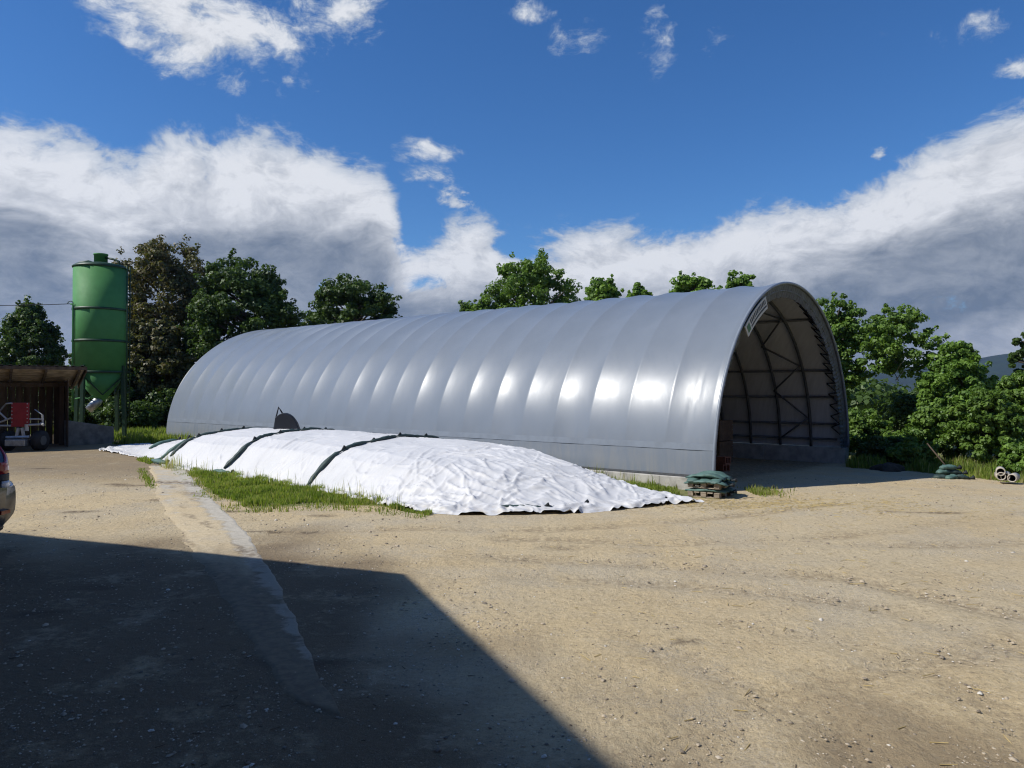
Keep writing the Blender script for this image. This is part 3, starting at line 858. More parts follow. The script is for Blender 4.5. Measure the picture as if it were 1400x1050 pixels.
# ------------------------------------------------------------------ white mound
def build_tarp():
    nu, nv = 640, 210
    u = np.linspace(0, 1, nu) ; v = np.linspace(0, 1, nv)
    u = u * .75 + .25 * u ** 2
    U, Vv = np.meshgrid(u, v, indexing='ij')
    # coons patch of the four outlines
    Cn = along(NEAR, u)[:, None, :]; Cf = along(FARE, u)[:, None, :]
    Cfr = along(FRONT, v)[None]; Cb = along(BACK, v)[None]
    P00, P01, P10, P11 = NEAR[0], FARE[0], NEAR[-1], FARE[-1]
    Uq = U[..., None]; Vq = Vv[..., None]
    S = (1 - Vq) * Cn + Vq * Cf + (1 - Uq) * Cfr + Uq * Cb - ((1 - Uq) * (1 - Vq) * P00 + (1 - Uq) * Vq * P01 + Uq * (1 - Vq) * P10 + Uq * Vq * P11)
    T, Wv = S[..., 0], S[..., 1]
    # ragged border
    eb = np.minimum.reduce([Vv, (1 - Vv), U * 3, (1 - U) * 3])
    rag = ss(eb, .08, 0)
    T = T + rag * .16 * fbm(T * 1.3, Wv * 1.3, 3, 131); Wv2 = Wv + rag * .14 * fbm(T * 1.7, Wv * 1.7, 3, 133)
    Z = mound_z(T, Wv2)
    flat = ss(mound_z(T, Wv2, False), .10, .0)
    rq = fbm(T * 1.2, Wv * 1.2, 2, 135) * 1.5
    crump = np.clip(1 - np.abs(fbm(T * 1.5 + rq, Wv * 1.5, 3, 137)) * 2.0, 0, 1) ** 2
    loose = ss(U, .25, .02) + ss(U, .82, .95) + .35 * ss(Vv, .1, .0)
    Z = Z + flat * np.clip(loose, 0, 1) * (.075 * crump + .012)
    X, Y = tw(T, Wv2)
    tuck = ss(eb, .014, .0)
    Z = Z + gz(X, Y) + .012 - tuck * .03
    # the loose corner standing up by the pallet
    cx, cy = gp(966, 686)
    dd = np.hypot(X - cx, Y - cy)
    Z = Z + .16 * np.exp(-(dd / .09) ** 2)
    idx = np.arange(nu * nv).reshape(nu, nv)
    f = np.stack([idx[:-1, :-1], idx[:-1, 1:], idx[1:, 1:], idx[1:, :-1]], -1).reshape(-1, 4)
    o = mesh_np('white_tarpaulin', np.stack([X, Y, Z], -1).reshape(-1, 3), f, M['tarp'], smooth=True)
    if o.data.polygons[len(f) // 2].normal.z < 0: o.data.flip_normals()
    tag(o, 'crumpled white tarpaulin sheet draped over the long low mound beside the hall', 'tarpaulin')
build_tarp()

def surf(t, w):
    x, y = tw(t, w); return float(x), float(y), float(mound_z(np.array([t]), np.array([w]))[0]) + float(gz(x, y)) + .012

def sandbag(pts, r, m, label, group, tie=True, flat=.8, seed=0, ends=(0, 1), tie_k=1.0):
    """one filled sack lying along the points, its tied ends as parts"""
    pts = np.array(pts, float); rg = np.random.default_rng(seed)
    n = 12; u = np.linspace(0, 1, n)
    s = np.concatenate([[0], np.cumsum(np.linalg.norm(np.diff(pts, axis=0), axis=1))]); s /= s[-1]
    C = np.stack([np.interp(u, s, pts[:, i]) for i in range(3)], -1)
    org = C[n // 2].copy(); C = C - org
    prof = np.clip(np.sin(np.pi * (u * .92 + .04)) ** .45, .12, 1) * (1 + .10 * rg.normal(size=n))
    t = np.gradient(C, axis=0); t /= np.linalg.norm(t, axis=1)[:, None]
    k = 12; V = []
    for i in range(n):
        sd_ = np.cross(t[i], (0, 0, 1)); sd_ /= np.linalg.norm(sd_) + 1e-9; up = np.cross(sd_, t[i])
        for j in range(k):
            a = 2 * math.pi * j / k
            rr = r * prof[i] * (1 + .09 * math.sin(3 * a + i * 1.3 + seed) + .05 * rg.normal())
            V.append(C[i] + sd_ * math.cos(a) * rr * 1.12 + up * (math.sin(a) * rr * flat + r * flat * .72))
    f = [(i * k + j, i * k + (j + 1) % k, (i + 1) * k + (j + 1) % k, (i + 1) * k + j) for i in range(n - 1) for j in range(k)]
    f += [tuple(range(k - 1, -1, -1)), tuple((n - 1) * k + j for j in range(k))]
    o = mesh_np('sandbag', np.array(V), f, m, None, True)
    o.location = org
    tag(o, label, 'sandbag', group)
    if tie:
        for e in ends:
            i = 0 if e == 0 else n - 1; dr = -t[i] if e == 0 else t[i]
            c = C[i] + np.array((0, 0, r * flat * .7))
            mb = MB(); mb.tube([c - dr * .02, c + dr * .035, c + dr * .08 + np.array((0, 0, .03)), c + dr * .13 + np.array((0, 0, .055))], [r * .42 * tie_k, r * .25 * tie_k, r * .38 * tie_k, r * .62 * tie_k], 7)
            mb.build('tied_end', M['tie'], o, True)
    return o

ORD = ['lowest', 'second from the bottom', 'third from the bottom', 'fourth from the bottom', 'fifth from the bottom', 'sixth from the bottom']
def bag_rows():
    rows = [  # t of the row, w from, w to, count, drift in t, words
        (6.72, -4.72, -.75, 5, -.10, 'the row nearest the open end of the hall'),
        (10.45, -4.42, -.75, 5, .12, 'the middle row over the white tarpaulin'),
        (14.05, -3.95, -.40, 5, .05, 'the row nearest the green silo'),
    ]
    sd_ = 100
    for (t, w0, w1, n, dr, words) in rows:
        e = np.linspace(w0, w1, n + 1)
        for i in range(n):
            a, b = e[i] + .04, e[i + 1] + .03
            ww = np.linspace(a, b, 7)
            jit = .05 * math.sin(i * 2.3 + t)
            pts = [surf(t + dr * (q - w0) / (w1 - w0) + jit * math.sin((q - a) / (b - a) * 3.14), q) for q in ww]
            pts = np.array(pts)
            pts[1:-1, 2] = np.maximum(pts[1:-1, 2], (pts[:-2, 2] + pts[2:, 2]) / 2)
            top = 'topmost' if i == n - 1 else ORD[i]
            sandbag(pts, .050 if i else .058, M['bag_dark'], 'green sandbag, %s in %s' % (top, words), 'sandbags laid in rows over the tarpaulin', seed=sd_, ends=(1,) if i < n - 1 else (1,))
            sd_ += 1
    # loose ones at the foot of the sheet
    loose = [
        ((16.9, -3.15), (17.1, -2.2), .08, 'grey green sandbag on the far left tail of the white tarpaulin'),
        ((14.7, -4.1), (13.55, -4.28), .085, 'plump green sandbag lying along the near foot of the tarpaulin'),
        ((14.75, -4.0), (14.6, -3.2), .06, 'thin green sandbag leaning up the tarpaulin beside the row nearest the silo'),
        ((10.75, -4.5), (10.0, -4.5), .06, 'short green sandbag at the foot of the middle row, by the grass'),
    ]
    for i, (p, q, r, lb) in enumerate(loose):
        pts = [surf(p[0] + (q[0] - p[0]) * k, p[1] + (q[1] - p[1]) * k) for k in np.linspace(0, 1, 6)]
        sandbag(pts, r, M['bag'], lb, 'loose sandbags at the foot of the tarpaulin', seed=200 + i, ends=(1,))
    front = [((1.78, -4.55), (1.25, -4.05), 'flat dark sandbag, left end of the line on the tarpaulin front edge'),
             ((1.22, -4.0), (.86, -3.45), 'flat dark green sandbag on the front edge of the tarpaulin, middle of the front line'),
             ((.42, -2.75), (.10, -2.05), 'dark green sandbag on the front edge of the tarpaulin nearest the pallet')]
    for i, (p, q, lb) in enumerate(front):
        pts = [surf(p[0] + (q[0] - p[0]) * k, p[1] + (q[1] - p[1]) * k) for k in np.linspace(0, 1, 6)]
        pts = [(a_, b_, c_ - .03) for a_, b_, c_ in pts]
        sandbag(pts, .055, M['bag_dark'], lb, 'sandbags holding the front edge of the tarpaulin', seed=230 + i, flat=.6, ends=(1,))
bag_rows()

def build_disc():
    d = 20.3; cx = 392
    root = empty('round_cover', ((cx - 700) / F * d, d, 0), 0)
    tag(root, 'dark navy dome shaped cover with a pointed wire loop, half hidden behind the white mound', 'cover')
    def q(px, py): return (px - cx) * d / F, H - (py - 534) * d / F
    zb = .25
    ol = [q(377.3, 571), q(380, 568.4), q(383.5, 566), q(388, 564.6), q(392, 564.7), q(396, 566.2), q(400, 569), q(403.5, 573), q(406.6, 578), q(409, 584), q(411, 590)]
    ol = [(q(372.5, 604)[0], zb)] + ol + [(q(413, 600)[0], zb)]
    n = len(ol); V = []
    cxx = sum(o[0] for o in ol) / n; czz = sum(o[1] for o in ol) / n
    for yy, k in ((.10, .94), (.07, 1.0), (-.07, 1.0), (-.10, .95)):
        V += [(cxx + (x - cxx) * k, yy, czz + (z - czz) * k) for x, z in ol]
    f = [tuple(range(n)), tuple(3 * n + j for j in range(n - 1, -1, -1))]
    for i in range(3):
        f += [(i * n + j, (i + 1) * n + j, (i + 1) * n + (j + 1) % n, i * n + (j + 1) % n) for j in range(n)]
    mesh_np('dome', np.array(V), f, M['navy'], root)
    a, b, c = q(377.2, 572), q(381, 556.5), q(386.5, 565.5)
    MB().tube([(a[0] - .05, 0, a[1] - .3), (a[0], 0, a[1]), ((a[0] + b[0]) / 2, 0, (a[1] + b[1]) / 2), (b[0], 0, b[1]), ((b[0] + c[0]) / 2, 0, (b[1] + c[1]) / 2), (c[0], 0, c[1])], .020, 7).build('wire_loop', M['navy'], root, True)
    for xx in (-.25, .30): MB().beam((xx, 0, -.02), (xx, 0, .6), .06, .06).build('leg', M['navy'], root)
build_disc()

# ------------------------------------------------------------------ pallet with sandbags at the hall's corner
def build_pallets():
    kx, ky = gp(983, 683)
    ux = np.array((.80, -.60, 0)); uy = np.array((.60, .80, 0))
    cx, cy = kx - .31 * ux[0] + .35 * uy[0], ky - .31 * ux[1] + .35 * uy[1]
    z0 = float(gz(cx, cy)); ph = .105
    def pallet(zb, label):
        root = empty('pallet', (cx, cy, zb)); tag(root, label, 'pallet', 'pallets of the sandbag stack')
        for q in (-1, 0, 1):
            for s in (-1, 0, 1):
                MB().box(ux * s * .255 + uy * q * .29 + np.array((0, 0, .050)), (.10, .11, .066), ux, uy).build('block', M['wood_pale'], root)
            MB().box(uy * q * .29 + np.array((0, 0, .0085)), (.62, .09, .017), ux, uy).build('runner', M['wood_pale'], root)
        for s in (-.26, -.13, 0, .13, .26): MB().box(ux * s + np.array((0, 0, .0925)), (.10, .70, .019), ux, uy).build('deck_board', M['wood_pale'], root)
    sd_ = [300]
    def layer(z, n, r, labels, flat, sag, L, width, along_x=True):
        a_, b_ = (ux, uy) if along_x else (uy, ux)
        for i in range(n):
            c = np.array((cx, cy, z)) + b_ * ((i - (n - 1) / 2) * width / max(1, n)) + a_ * .03 * math.sin(i * 2.7 + z * 30)
            pts = [c + a_ * L * k + b_ * .02 * math.sin(2 * k + i) + np.array((0, 0, -sag * abs(k) ** 2.5 + .010 * math.sin(i + 3 * k))) for k in np.linspace(-1, 1, 8)]
            sandbag(pts, r, M['bag'], labels[i], 'sandbags stacked on the pallets', seed=sd_[0], flat=flat, ends=(1,), tie=(i == 1), tie_k=.6); sd_[0] += 1
    pallet(z0 + .004, 'lower wooden pallet under the green sandbags at the hall corner')
    layer(z0 + .105, 3, .12, ['squashed green sandbag between the two pallets, at the front', 'squashed green sandbag between the two pallets, in the middle', 'squashed green sandbag between the two pallets, at the rear'], .36, .03, .38, .66)
    z1 = z0 + .175
    pallet(z1, 'upper wooden pallet resting on squashed green sandbags')
    layer(z1 + .098, 4, .115, ['green sandbag in the bottom layer on the upper pallet, at the front', 'green sandbag in the bottom layer on the upper pallet, second from the front', 'green sandbag in the bottom layer on the upper pallet, third from the front', 'green sandbag in the bottom layer on the upper pallet, at the rear'], .34, .055, .40, .76)
    layer(z1 + .150, 3, .12, ['green sandbag in the middle layer on the upper pallet, at the left', 'green sandbag in the middle layer on the upper pallet, in the centre', 'green sandbag in the middle layer on the upper pallet, at the right'], .34, .06, .40, .62, False)
    layer(z1 + .205, 3, .115, ['green sandbag on top of the pallet stack, at the front', 'green sandbag on top of the pallet stack, in the middle', 'green sandbag on top of the pallet stack, at the rear'], .34, .07, .36, .55)
build_pallets()

# ------------------------------------------------------------------ things inside the hall
def build_crates():
    x, y = 6.05, 22.3
    zb = float(gz(x, y))
    ux = np.array((*W, 0)); uy = np.array((*A, 0))
    for k, (h, lb) in enumerate(((.66, 'lower of two brown boarded crates stacked inside the hall'), (.62, 'upper of two brown boarded crates stacked inside the hall'))):
        r = empty('wooden_crate', (x, y, zb + (.665 * k))); tag(r, lb, 'crate', 'crates stacked inside the hall')
        MB().box((0, 0, h / 2), (.96, .96, h - .02), ux, uy).build('box_body', M['crate'], r)
        for s in range(4):
            z = .08 + s * (h - .16) / 3
            for d_, o_ in ((ux, uy), (uy, ux)):
                for sg in (-1, 1):
                    MB().box(o_ * sg * .492 + np.array((0, 0, z)), (1.0, .02, (h - .16) / 3 - .02), d_, o_).build('plank', M['crate'], r)
    # hollow bricks by the near foot
    bx, by = gp(987, 641)
    for k in range(2):
        r = empty('hollow_brick', (bx + .02 * k, by, float(gz(bx, by)) + .19 * k), .5 + .2 * k)
        tag(r, ('lower' if k == 0 else 'upper') + ' of two red hollow bricks at the near foot of the hall opening', 'brick', 'hollow bricks')
        mb = MB()
        for zz in (.0125, .1725): mb.box((0, 0, zz), (.24, .3, .025))
        for xx in (-.107, 0, .107): mb.box((xx, 0, .0925), (.025, .3, .135))
        mb.build('shell', M['brick'], r)
build_crates()

# ------------------------------------------------------------------ silo
def build_silo():
    d = 30.0; x0 = (137 - 700) / F * d; y0 = d
    root = empty('green_silo', (x0, y0, 0)); tag(root, 'tall green cylindrical feed silo on legs with a small cap on top', 'silo')
    def zz(py): return H - (py - 534) * d / F
    r = 33.0 * d / F
    zt, zb_, zc = zz(366), zz(510), zz(548)
    def lathe(prof, name, m, n=48, parent=root, smooth=True, c=(0, 0)):
        V = []; f = []
        for rr, z in prof:
            for j in range(n):
                a = 2 * math.pi * j / n; V.append((c[0] + rr * math.cos(a), c[1] + rr * math.sin(a), z))
        for i in range(len(prof) - 1):
            for j in range(n): f.append((i * n + j, i * n + (j + 1) % n, (i + 1) * n + (j + 1) % n, (i + 1) * n + j))
        f.append(tuple(range(n - 1, -1, -1))); f.append(tuple((len(prof) - 1) * n + j for j in range(n)))
        o = mesh_np(name, np.array(V), f, m, parent)
        if smooth:
            o.data.polygons.foreach_set('use_smooth', np.array([len(p.vertices) == 4 for p in o.data.polygons]))
        return o
    lathe([(r, zb_), (r, zt)], 'tank', M['silo'])
    lathe([(.17, zc), (r, zb_)], 'hopper', M['silo'])
    for py in (424, 467, 509): lathe([(r + .002, zz(py) - .05), (r + .035, zz(py) - .045), (r + .035, zz(py) + .045), (r + .002, zz(py) + .05)], 'band', M['silo_dark'])
    lathe([(r + .03, zt - .05), (r + .04, zt + .0), (r * .9, zt + .10), (r * .25, zt + .22), (.05, zt + .24)], 'roof', M['silo_dark'])
    cap = lathe([(.25, zt + .12), (.25, zz(349)), (.27, zz(349) + .002), (.27, zz(347))], 'vent_cap', M['silo'], 24)
    mb = MB(); hx = .26; mb.tube([(hx, -.1, zt + .40), (.55, -.1, zt + .34), (.82, -.12, zt + .24), (.86, -.12, zt + .0)], .045, 7); mb.build('bracket', M['silo_dark'], root, True)
    # walkway hump on the left of the roof
    mb = MB(); mb.tube([(-r * .95, -.3, zt + .02), (-r * .7, -.3, zt + .16), (-r * .35, -.3, zt + .22), (-r * .12, -.3, zt + .14)], .05, 7); mb.build('roof_rail', M['silo_dark'], root, True)
    # filling pipe on the left front, ladder on the right
    a = math.radians(-128)
    px_, py_ = (r + .05) * math.cos(a), (r + .05) * math.sin(a)
    mb = MB(); mb.tube([(px_, py_, zz(560)), (px_, py_, zz(421)), (px_ - .02, py_, zz(419)), (px_ - .1, py_, zz(418.5))], .035, 8); mb.build('filling_pipe', M['silo'], root, True)
    mb = MB(); V = [(px_ + .0 + .11 * math.cos(q), py_ - .02, zz(420) + .1 * math.sin(q) + .05) for q in np.linspace(0, math.pi, 9)]; mb.tube([(v[0] - .09, v[1], v[2]) for v in V], .016, 6); mb.build('hook', M['silo_dark'], root, True)
    MB().bar((px_ + .06, py_, zz(424)), (px_ + .5, py_ - .12, zz(439)), .012, 5).build('stay', M['silo_dark'], root)
    la = math.radians(12)
    c_ = np.array(((r + .06) * math.cos(la), (r + .06) * math.sin(la))); tdir = np.array((-math.sin(la), math.cos(la)))
    mb = MB()
    for s in (-1, 1):
        q = c_ + tdir * s * .2; mb.bar((q[0], q[1], .5), (q[0], q[1], zt + .1), .024, 6)
    z = .7
    while z < zt:
        q0 = c_ - tdir * .2; q1 = c_ + tdir * .2; mb.bar((q0[0], q0[1], z), (q1[0], q1[1], z), .014, 5); z += .3
    mb.build('ladder', M['silo_dark'], root, True)
    for ang in (-97, -7, 83, 173):
        q = math.radians(ang); x, y = (r + .0) * math.cos(q), (r + .0) * math.sin(q)
        zg = float(gz(x0 + x, y0 + y))
        leg = MB().beam((x * 1.1, y * 1.1, zg - .02), (x * 1.0, y * 1.0, zb_ + .3), .13, .13).build('leg', M['silo_dark'], root)
        MB().box((x * 1.1, y * 1.1, zg + .012), (.3, .3, .02)).build('foot_plate', M['steel'], leg)
    for a0, a1 in ((-97, -7), (-7, 83), (83, 173), (173, 263)):
        q0, q1 = math.radians(a0), math.radians(a1)
        p0 = (r * math.cos(q0), r * math.sin(q0)); p1 = (r * math.cos(q1), r * math.sin(q1))
        MB().bar((*p0, zb_ - .15), ((p0[0] + p1[0]) / 2 * .8, (p0[1] + p1[1]) / 2 * .8, zc + .25), .03, 6).build('brace', M['silo_dark'], root)
        MB().bar((*p1, zb_ - .15), ((p0[0] + p1[0]) / 2 * .8, (p0[1] + p1[1]) / 2 * .8, zc + .25), .03, 6).build('brace', M['silo_dark'], root)
    # outlet: slanting grey chute with a green lever arm
    mb = MB(); mb.tube([(.0, -.05, zc + .1), (-.05, -.15, zc - .05), (-.28, -.35, zz(560))], [.17, .19, .15], 14); mb.build('chute', M['galv'], root, True)
    mb = MB(); mb.tube([(-.75, -.45, zz(545)), (-.5, -.45, zz(543.5)), (-.25, -.42, zz(545)), (-.05, -.4, zz(541))], .028, 6); mb.build('lever', M['silo'], root, True)
    mb = MB(); mb.box((-1.33, -.75, zz(522)), (.18, .12, .16)); mb.build('control_box', M['galv'], root, bevel=.02)
    MB().bar((-1.33, -.75, zz(523)), (-1.40, -.7, zz(545)), .03, 6).build('conduit', M['silo'], root)
    MB().bar((-1.25, -.75, zz(523)), (-1.02, -.72, zz(543)), .03, 6).build('conduit', M['silo'], root)
    # overhead cable reaching the filling pipe
    cb = [(x0 + px_ - .12, y0 + py_, zz(418.5))]
    ex = (-30.0, 27.0, zz(411))
    p0 = np.array(cb[0]); p1 = np.array(ex)
    pts = [p0 + (p1 - p0) * u - np.array((0, 0, .25 * 4 * u * (1 - u))) for u in np.linspace(0, 1, 24)]
    c = MB(); c.tube(pts, .014, 5); c = c.build('cable', M['rope'], None, True)
    tag(c, 'thin dark cable strung from beyond the left edge to the green silo', 'cable')
build_silo()

# ------------------------------------------------------------------ open shed on the left and the machine in it
SB = np.array((-.58, .8146)); SF = np.array((-.8146, -.58)); SC = np.array(((118 - 700) / F * 25.5, 25.5))
def sp(f, b): q = SC + SF * f + SB * b; return float(q[0]), float(q[1])
def build_shed():
    root = empty('open_shed', (*sp(5, 1.5), 0)); root.location = (0, 0, 0)
    tag(root, 'dark open fronted wooden shed with a corrugated lean-to roof at the left edge', 'shed')
    Lf, D = 14.0, 3.1
    z0, z1 = 2.84, 2.26           # front and back height of the roof sheet
    # corrugated roof
    nx = int(Lf / .035); V = []; f = []
    per = .257
    for i in range(nx + 1):
        fx = -.0 + Lf * i / nx
        q = (fx % per) / per
        c = .035 * (math.exp(-((q - .5) / .16) ** 2))
        for b, z in ((-.02, z0), (D, z1)):
            for dz in (0, -.012):
                x, y = sp(fx, b); V.append((x, y, z + c + dz))
    for i in range(nx):
        b = i * 4; c = b + 4
        f += [(b, b + 2, c + 2, c), (b + 1, c + 1, c + 3, b + 3), (b, c, c + 1, b + 1), (b + 2, b + 3, c + 3, c + 2)]
    mesh_np('roof_sheet', np.array(V), f, M['sheet'], root, False)
    # boarding under the sheets
    nb = 12
    for i in range(nb):
        b0 = .06 + (D - .1) * i / nb; b1 = .06 + (D - .1) * (i + 1) / nb - .012
        zz0 = z0 - .055 + (z1 - z0) * b0 / D; zz1 = z0 - .055 + (z1 - z0) * b1 / D
        pts = []
        for ff in (.06, Lf):
            for b, z in ((b0, zz0), (b1, zz1)):
                for dz in (0, -.025 - .006 * (i % 3)):
                    x, y = sp(ff, b); pts.append((x, y, z + dz))
        mb = MB(); mb.add(pts, [(0, 2, 6, 4), (1, 5, 7, 3), (0, 1, 3, 2), (4, 6, 7, 5), (0, 4, 5, 1), (2, 3, 7, 6)]); mb.build('roof_board', M['soffit'], root)
    a = sp(-.01, .0); b = sp(Lf, .0); MB().beam((*a, z0 - .075), (*b, z0 - .075), .045, .10).build('fascia', M['wood'], root)
    a = sp(-.01, .03); b = sp(-.01, D); MB().beam((*a, z0 - .10), (*b, z1 - .10), .04, .15).build('verge_board', M['wood'], root)
    # posts, front beam, rafters
    a = sp(.35, 2.1); b = sp(Lf, 2.1); MB().beam((*a, 2.20), (*b, 2.20), .12, .14).build('beam', M['wood'], root)
    for ff in (.55, 5.0, 9.5):
        x, y = sp(ff, 2.1); MB().beam((x, y, -.05), (x, y, 2.13), .16, .16).build('post', M['wood'], root)
    for i in range(14):
        ff = .2 + i * .98
        a = sp(ff, .08); b = sp(ff, D - .05); MB().beam((*a, z0 - .15), (*b, z1 - .15), .07, .11).build('rafter', M['wood'], root)
    # boarded back and side walls
    for i in range(56):
        ff = .45 + i * .235; x, y = sp(ff, D - .15); MB().box((x, y, 1.1), (.225, .025 + .008 * (i % 2), 2.2), (*SF, 0), (*SB, 0)).build('plank', M['wood'], root)
    for i in range(9):
        b = 1.05 + i * .225; x, y = sp(.47 - .012 * (i % 2), b); h = 2.45 - .17 * (b / D)
        MB().box((x, y, h / 2), (.025, .215, h), (*SF, 0), (*SB, 0)).build('plank', M['wood'], root)
    # low concrete wall at the shed's right
    p0 = gp(92, 612); p1 = gp(152, 604)
    d0, d1 = 26.6, 28.0
    a = ((90 - 700) / F * d0, d0); b = ((154 - 700) / F * d1, d1)
    n = np.array((b[0] - a[0], b[1] - a[1])); L = np.linalg.norm(n); n /= L; s = np.array((-n[1], n[0])) * .12
    za, zb = .92, .62
    pts = []
    for (p, zt) in ((a, za), (b, zb)):
        for sg in (-1, 1):
            for z in (-.2, zt): pts.append((p[0] + s[0] * sg, p[1] + s[1] * sg, z))
    mb = MB(); mb.add(pts, [(0, 1, 5, 4), (2, 6, 7, 3), (1, 3, 7, 5), (0, 2, 3, 1), (4, 5, 7, 6), (0, 4, 6, 2)])
    o = mb.build('low_wall', M['concrete_old'], None, bevel=.015); tag(o, 'low grey concrete wall with a sloping top under the silo', 'wall')
build_shed()

def build_machine():
    d = 24.2
    cx = (28 - 700) / F * d
    root = empty('farm_implement', (cx, d, 0)); tag(root, 'farm implement with a red plate and white tube frame parked in the shed', 'farm implement')
    def q(px, py, y=0.0): return ((px - 28) * d / F, y, H - (py - 534) * d / F)
    # red plate with bolts
    c = q(28, 567)
    pl = MB().box(c, (24 * d / F, .05, 33 * d / F)).build('red_plate', M['red'], root, bevel=.01)
    mb = MB()
    for px in (17.5, 38.5):
        for py in (552, 557, 562, 567, 572, 577):
            p = q(px, py, -.035); mb.box(p, (.03, .02, .03))
    mb.build('bolts', M['white_paint'], pl)
    MB().tube([q(-10, 580, .1), q(16, 571, .02)], .03, 7).build('strut', M['white_paint'], root)
    MB().tube([q(-10, 558, .1), q(8, 573, .05)], .03, 7).build('strut', M['white_paint'], root)
    MB().tube([q(16, 551, .03), q(7, 552, .05), q(2, 556, .1), q(-6, 566, .1)], .03, 7).build('hoop_bar', M['galv'], root, True)
    MB().bar(q(-12, 582, .05), q(16, 582, .03), .032, 7).build('cross_bar', M['white_paint'], root)
    MB().bar(q(38, 573, .03), q(59, 573, .03), .028, 7).build('cross_bar', M['white_paint'], root)
    MB().bar(q(36, 581, .0), q(60, 580, .0), .035, 7).build('cross_bar', M['white_paint'], root)
    MB().bar(q(58.5, 567, .0), q(58.5, 581, .0), .028, 7).build('upright', M['white_paint'], root)
    MB().bar(q(47, 560, .03), q(58, 567, .0), .018, 6).build('strut', M['galv'], root)
    MB().tube([q(56, 579, 0), q(60, 580, -.05), q(62, 581, -.1)], .04, 7).build('hitch', M['white_paint'], root)
    MB().bar(q(37.5, 580, -.02), q(37.5, 589, -.02), .06, 7).build('jack', M['white_paint'], root)
    for s in (-1, 1):
        MB().beam(q(28 + s * 2.5, 585), q(28 + s * 5, 597), .07, .07).build('leg', M['white_paint'], root)
    MB().bar(q(9, 598), q(41, 597), .05, 8).build('axle', M['galv'], root)
    MB().box(q(25, 605), (27 * d / F, .35, 9 * d / F)).build('ballast_box', M['galv'], root, bevel=.02)
    for px in (2, 47):
        p = q(px, 600, .3)
        V, f = [], []
        w = MB(); w.tube([(p[0] - .12, p[1], .33), (p[0] + .12, p[1], .33)], .33, 20)
        tb = w.build('wheel', M['rubber'], root, True)
        MB().bar((p[0] - .125, p[1], .33), (p[0] + .125, p[1], .33), .16, 14).build('rim', M['steel'], tb)
build_machine()

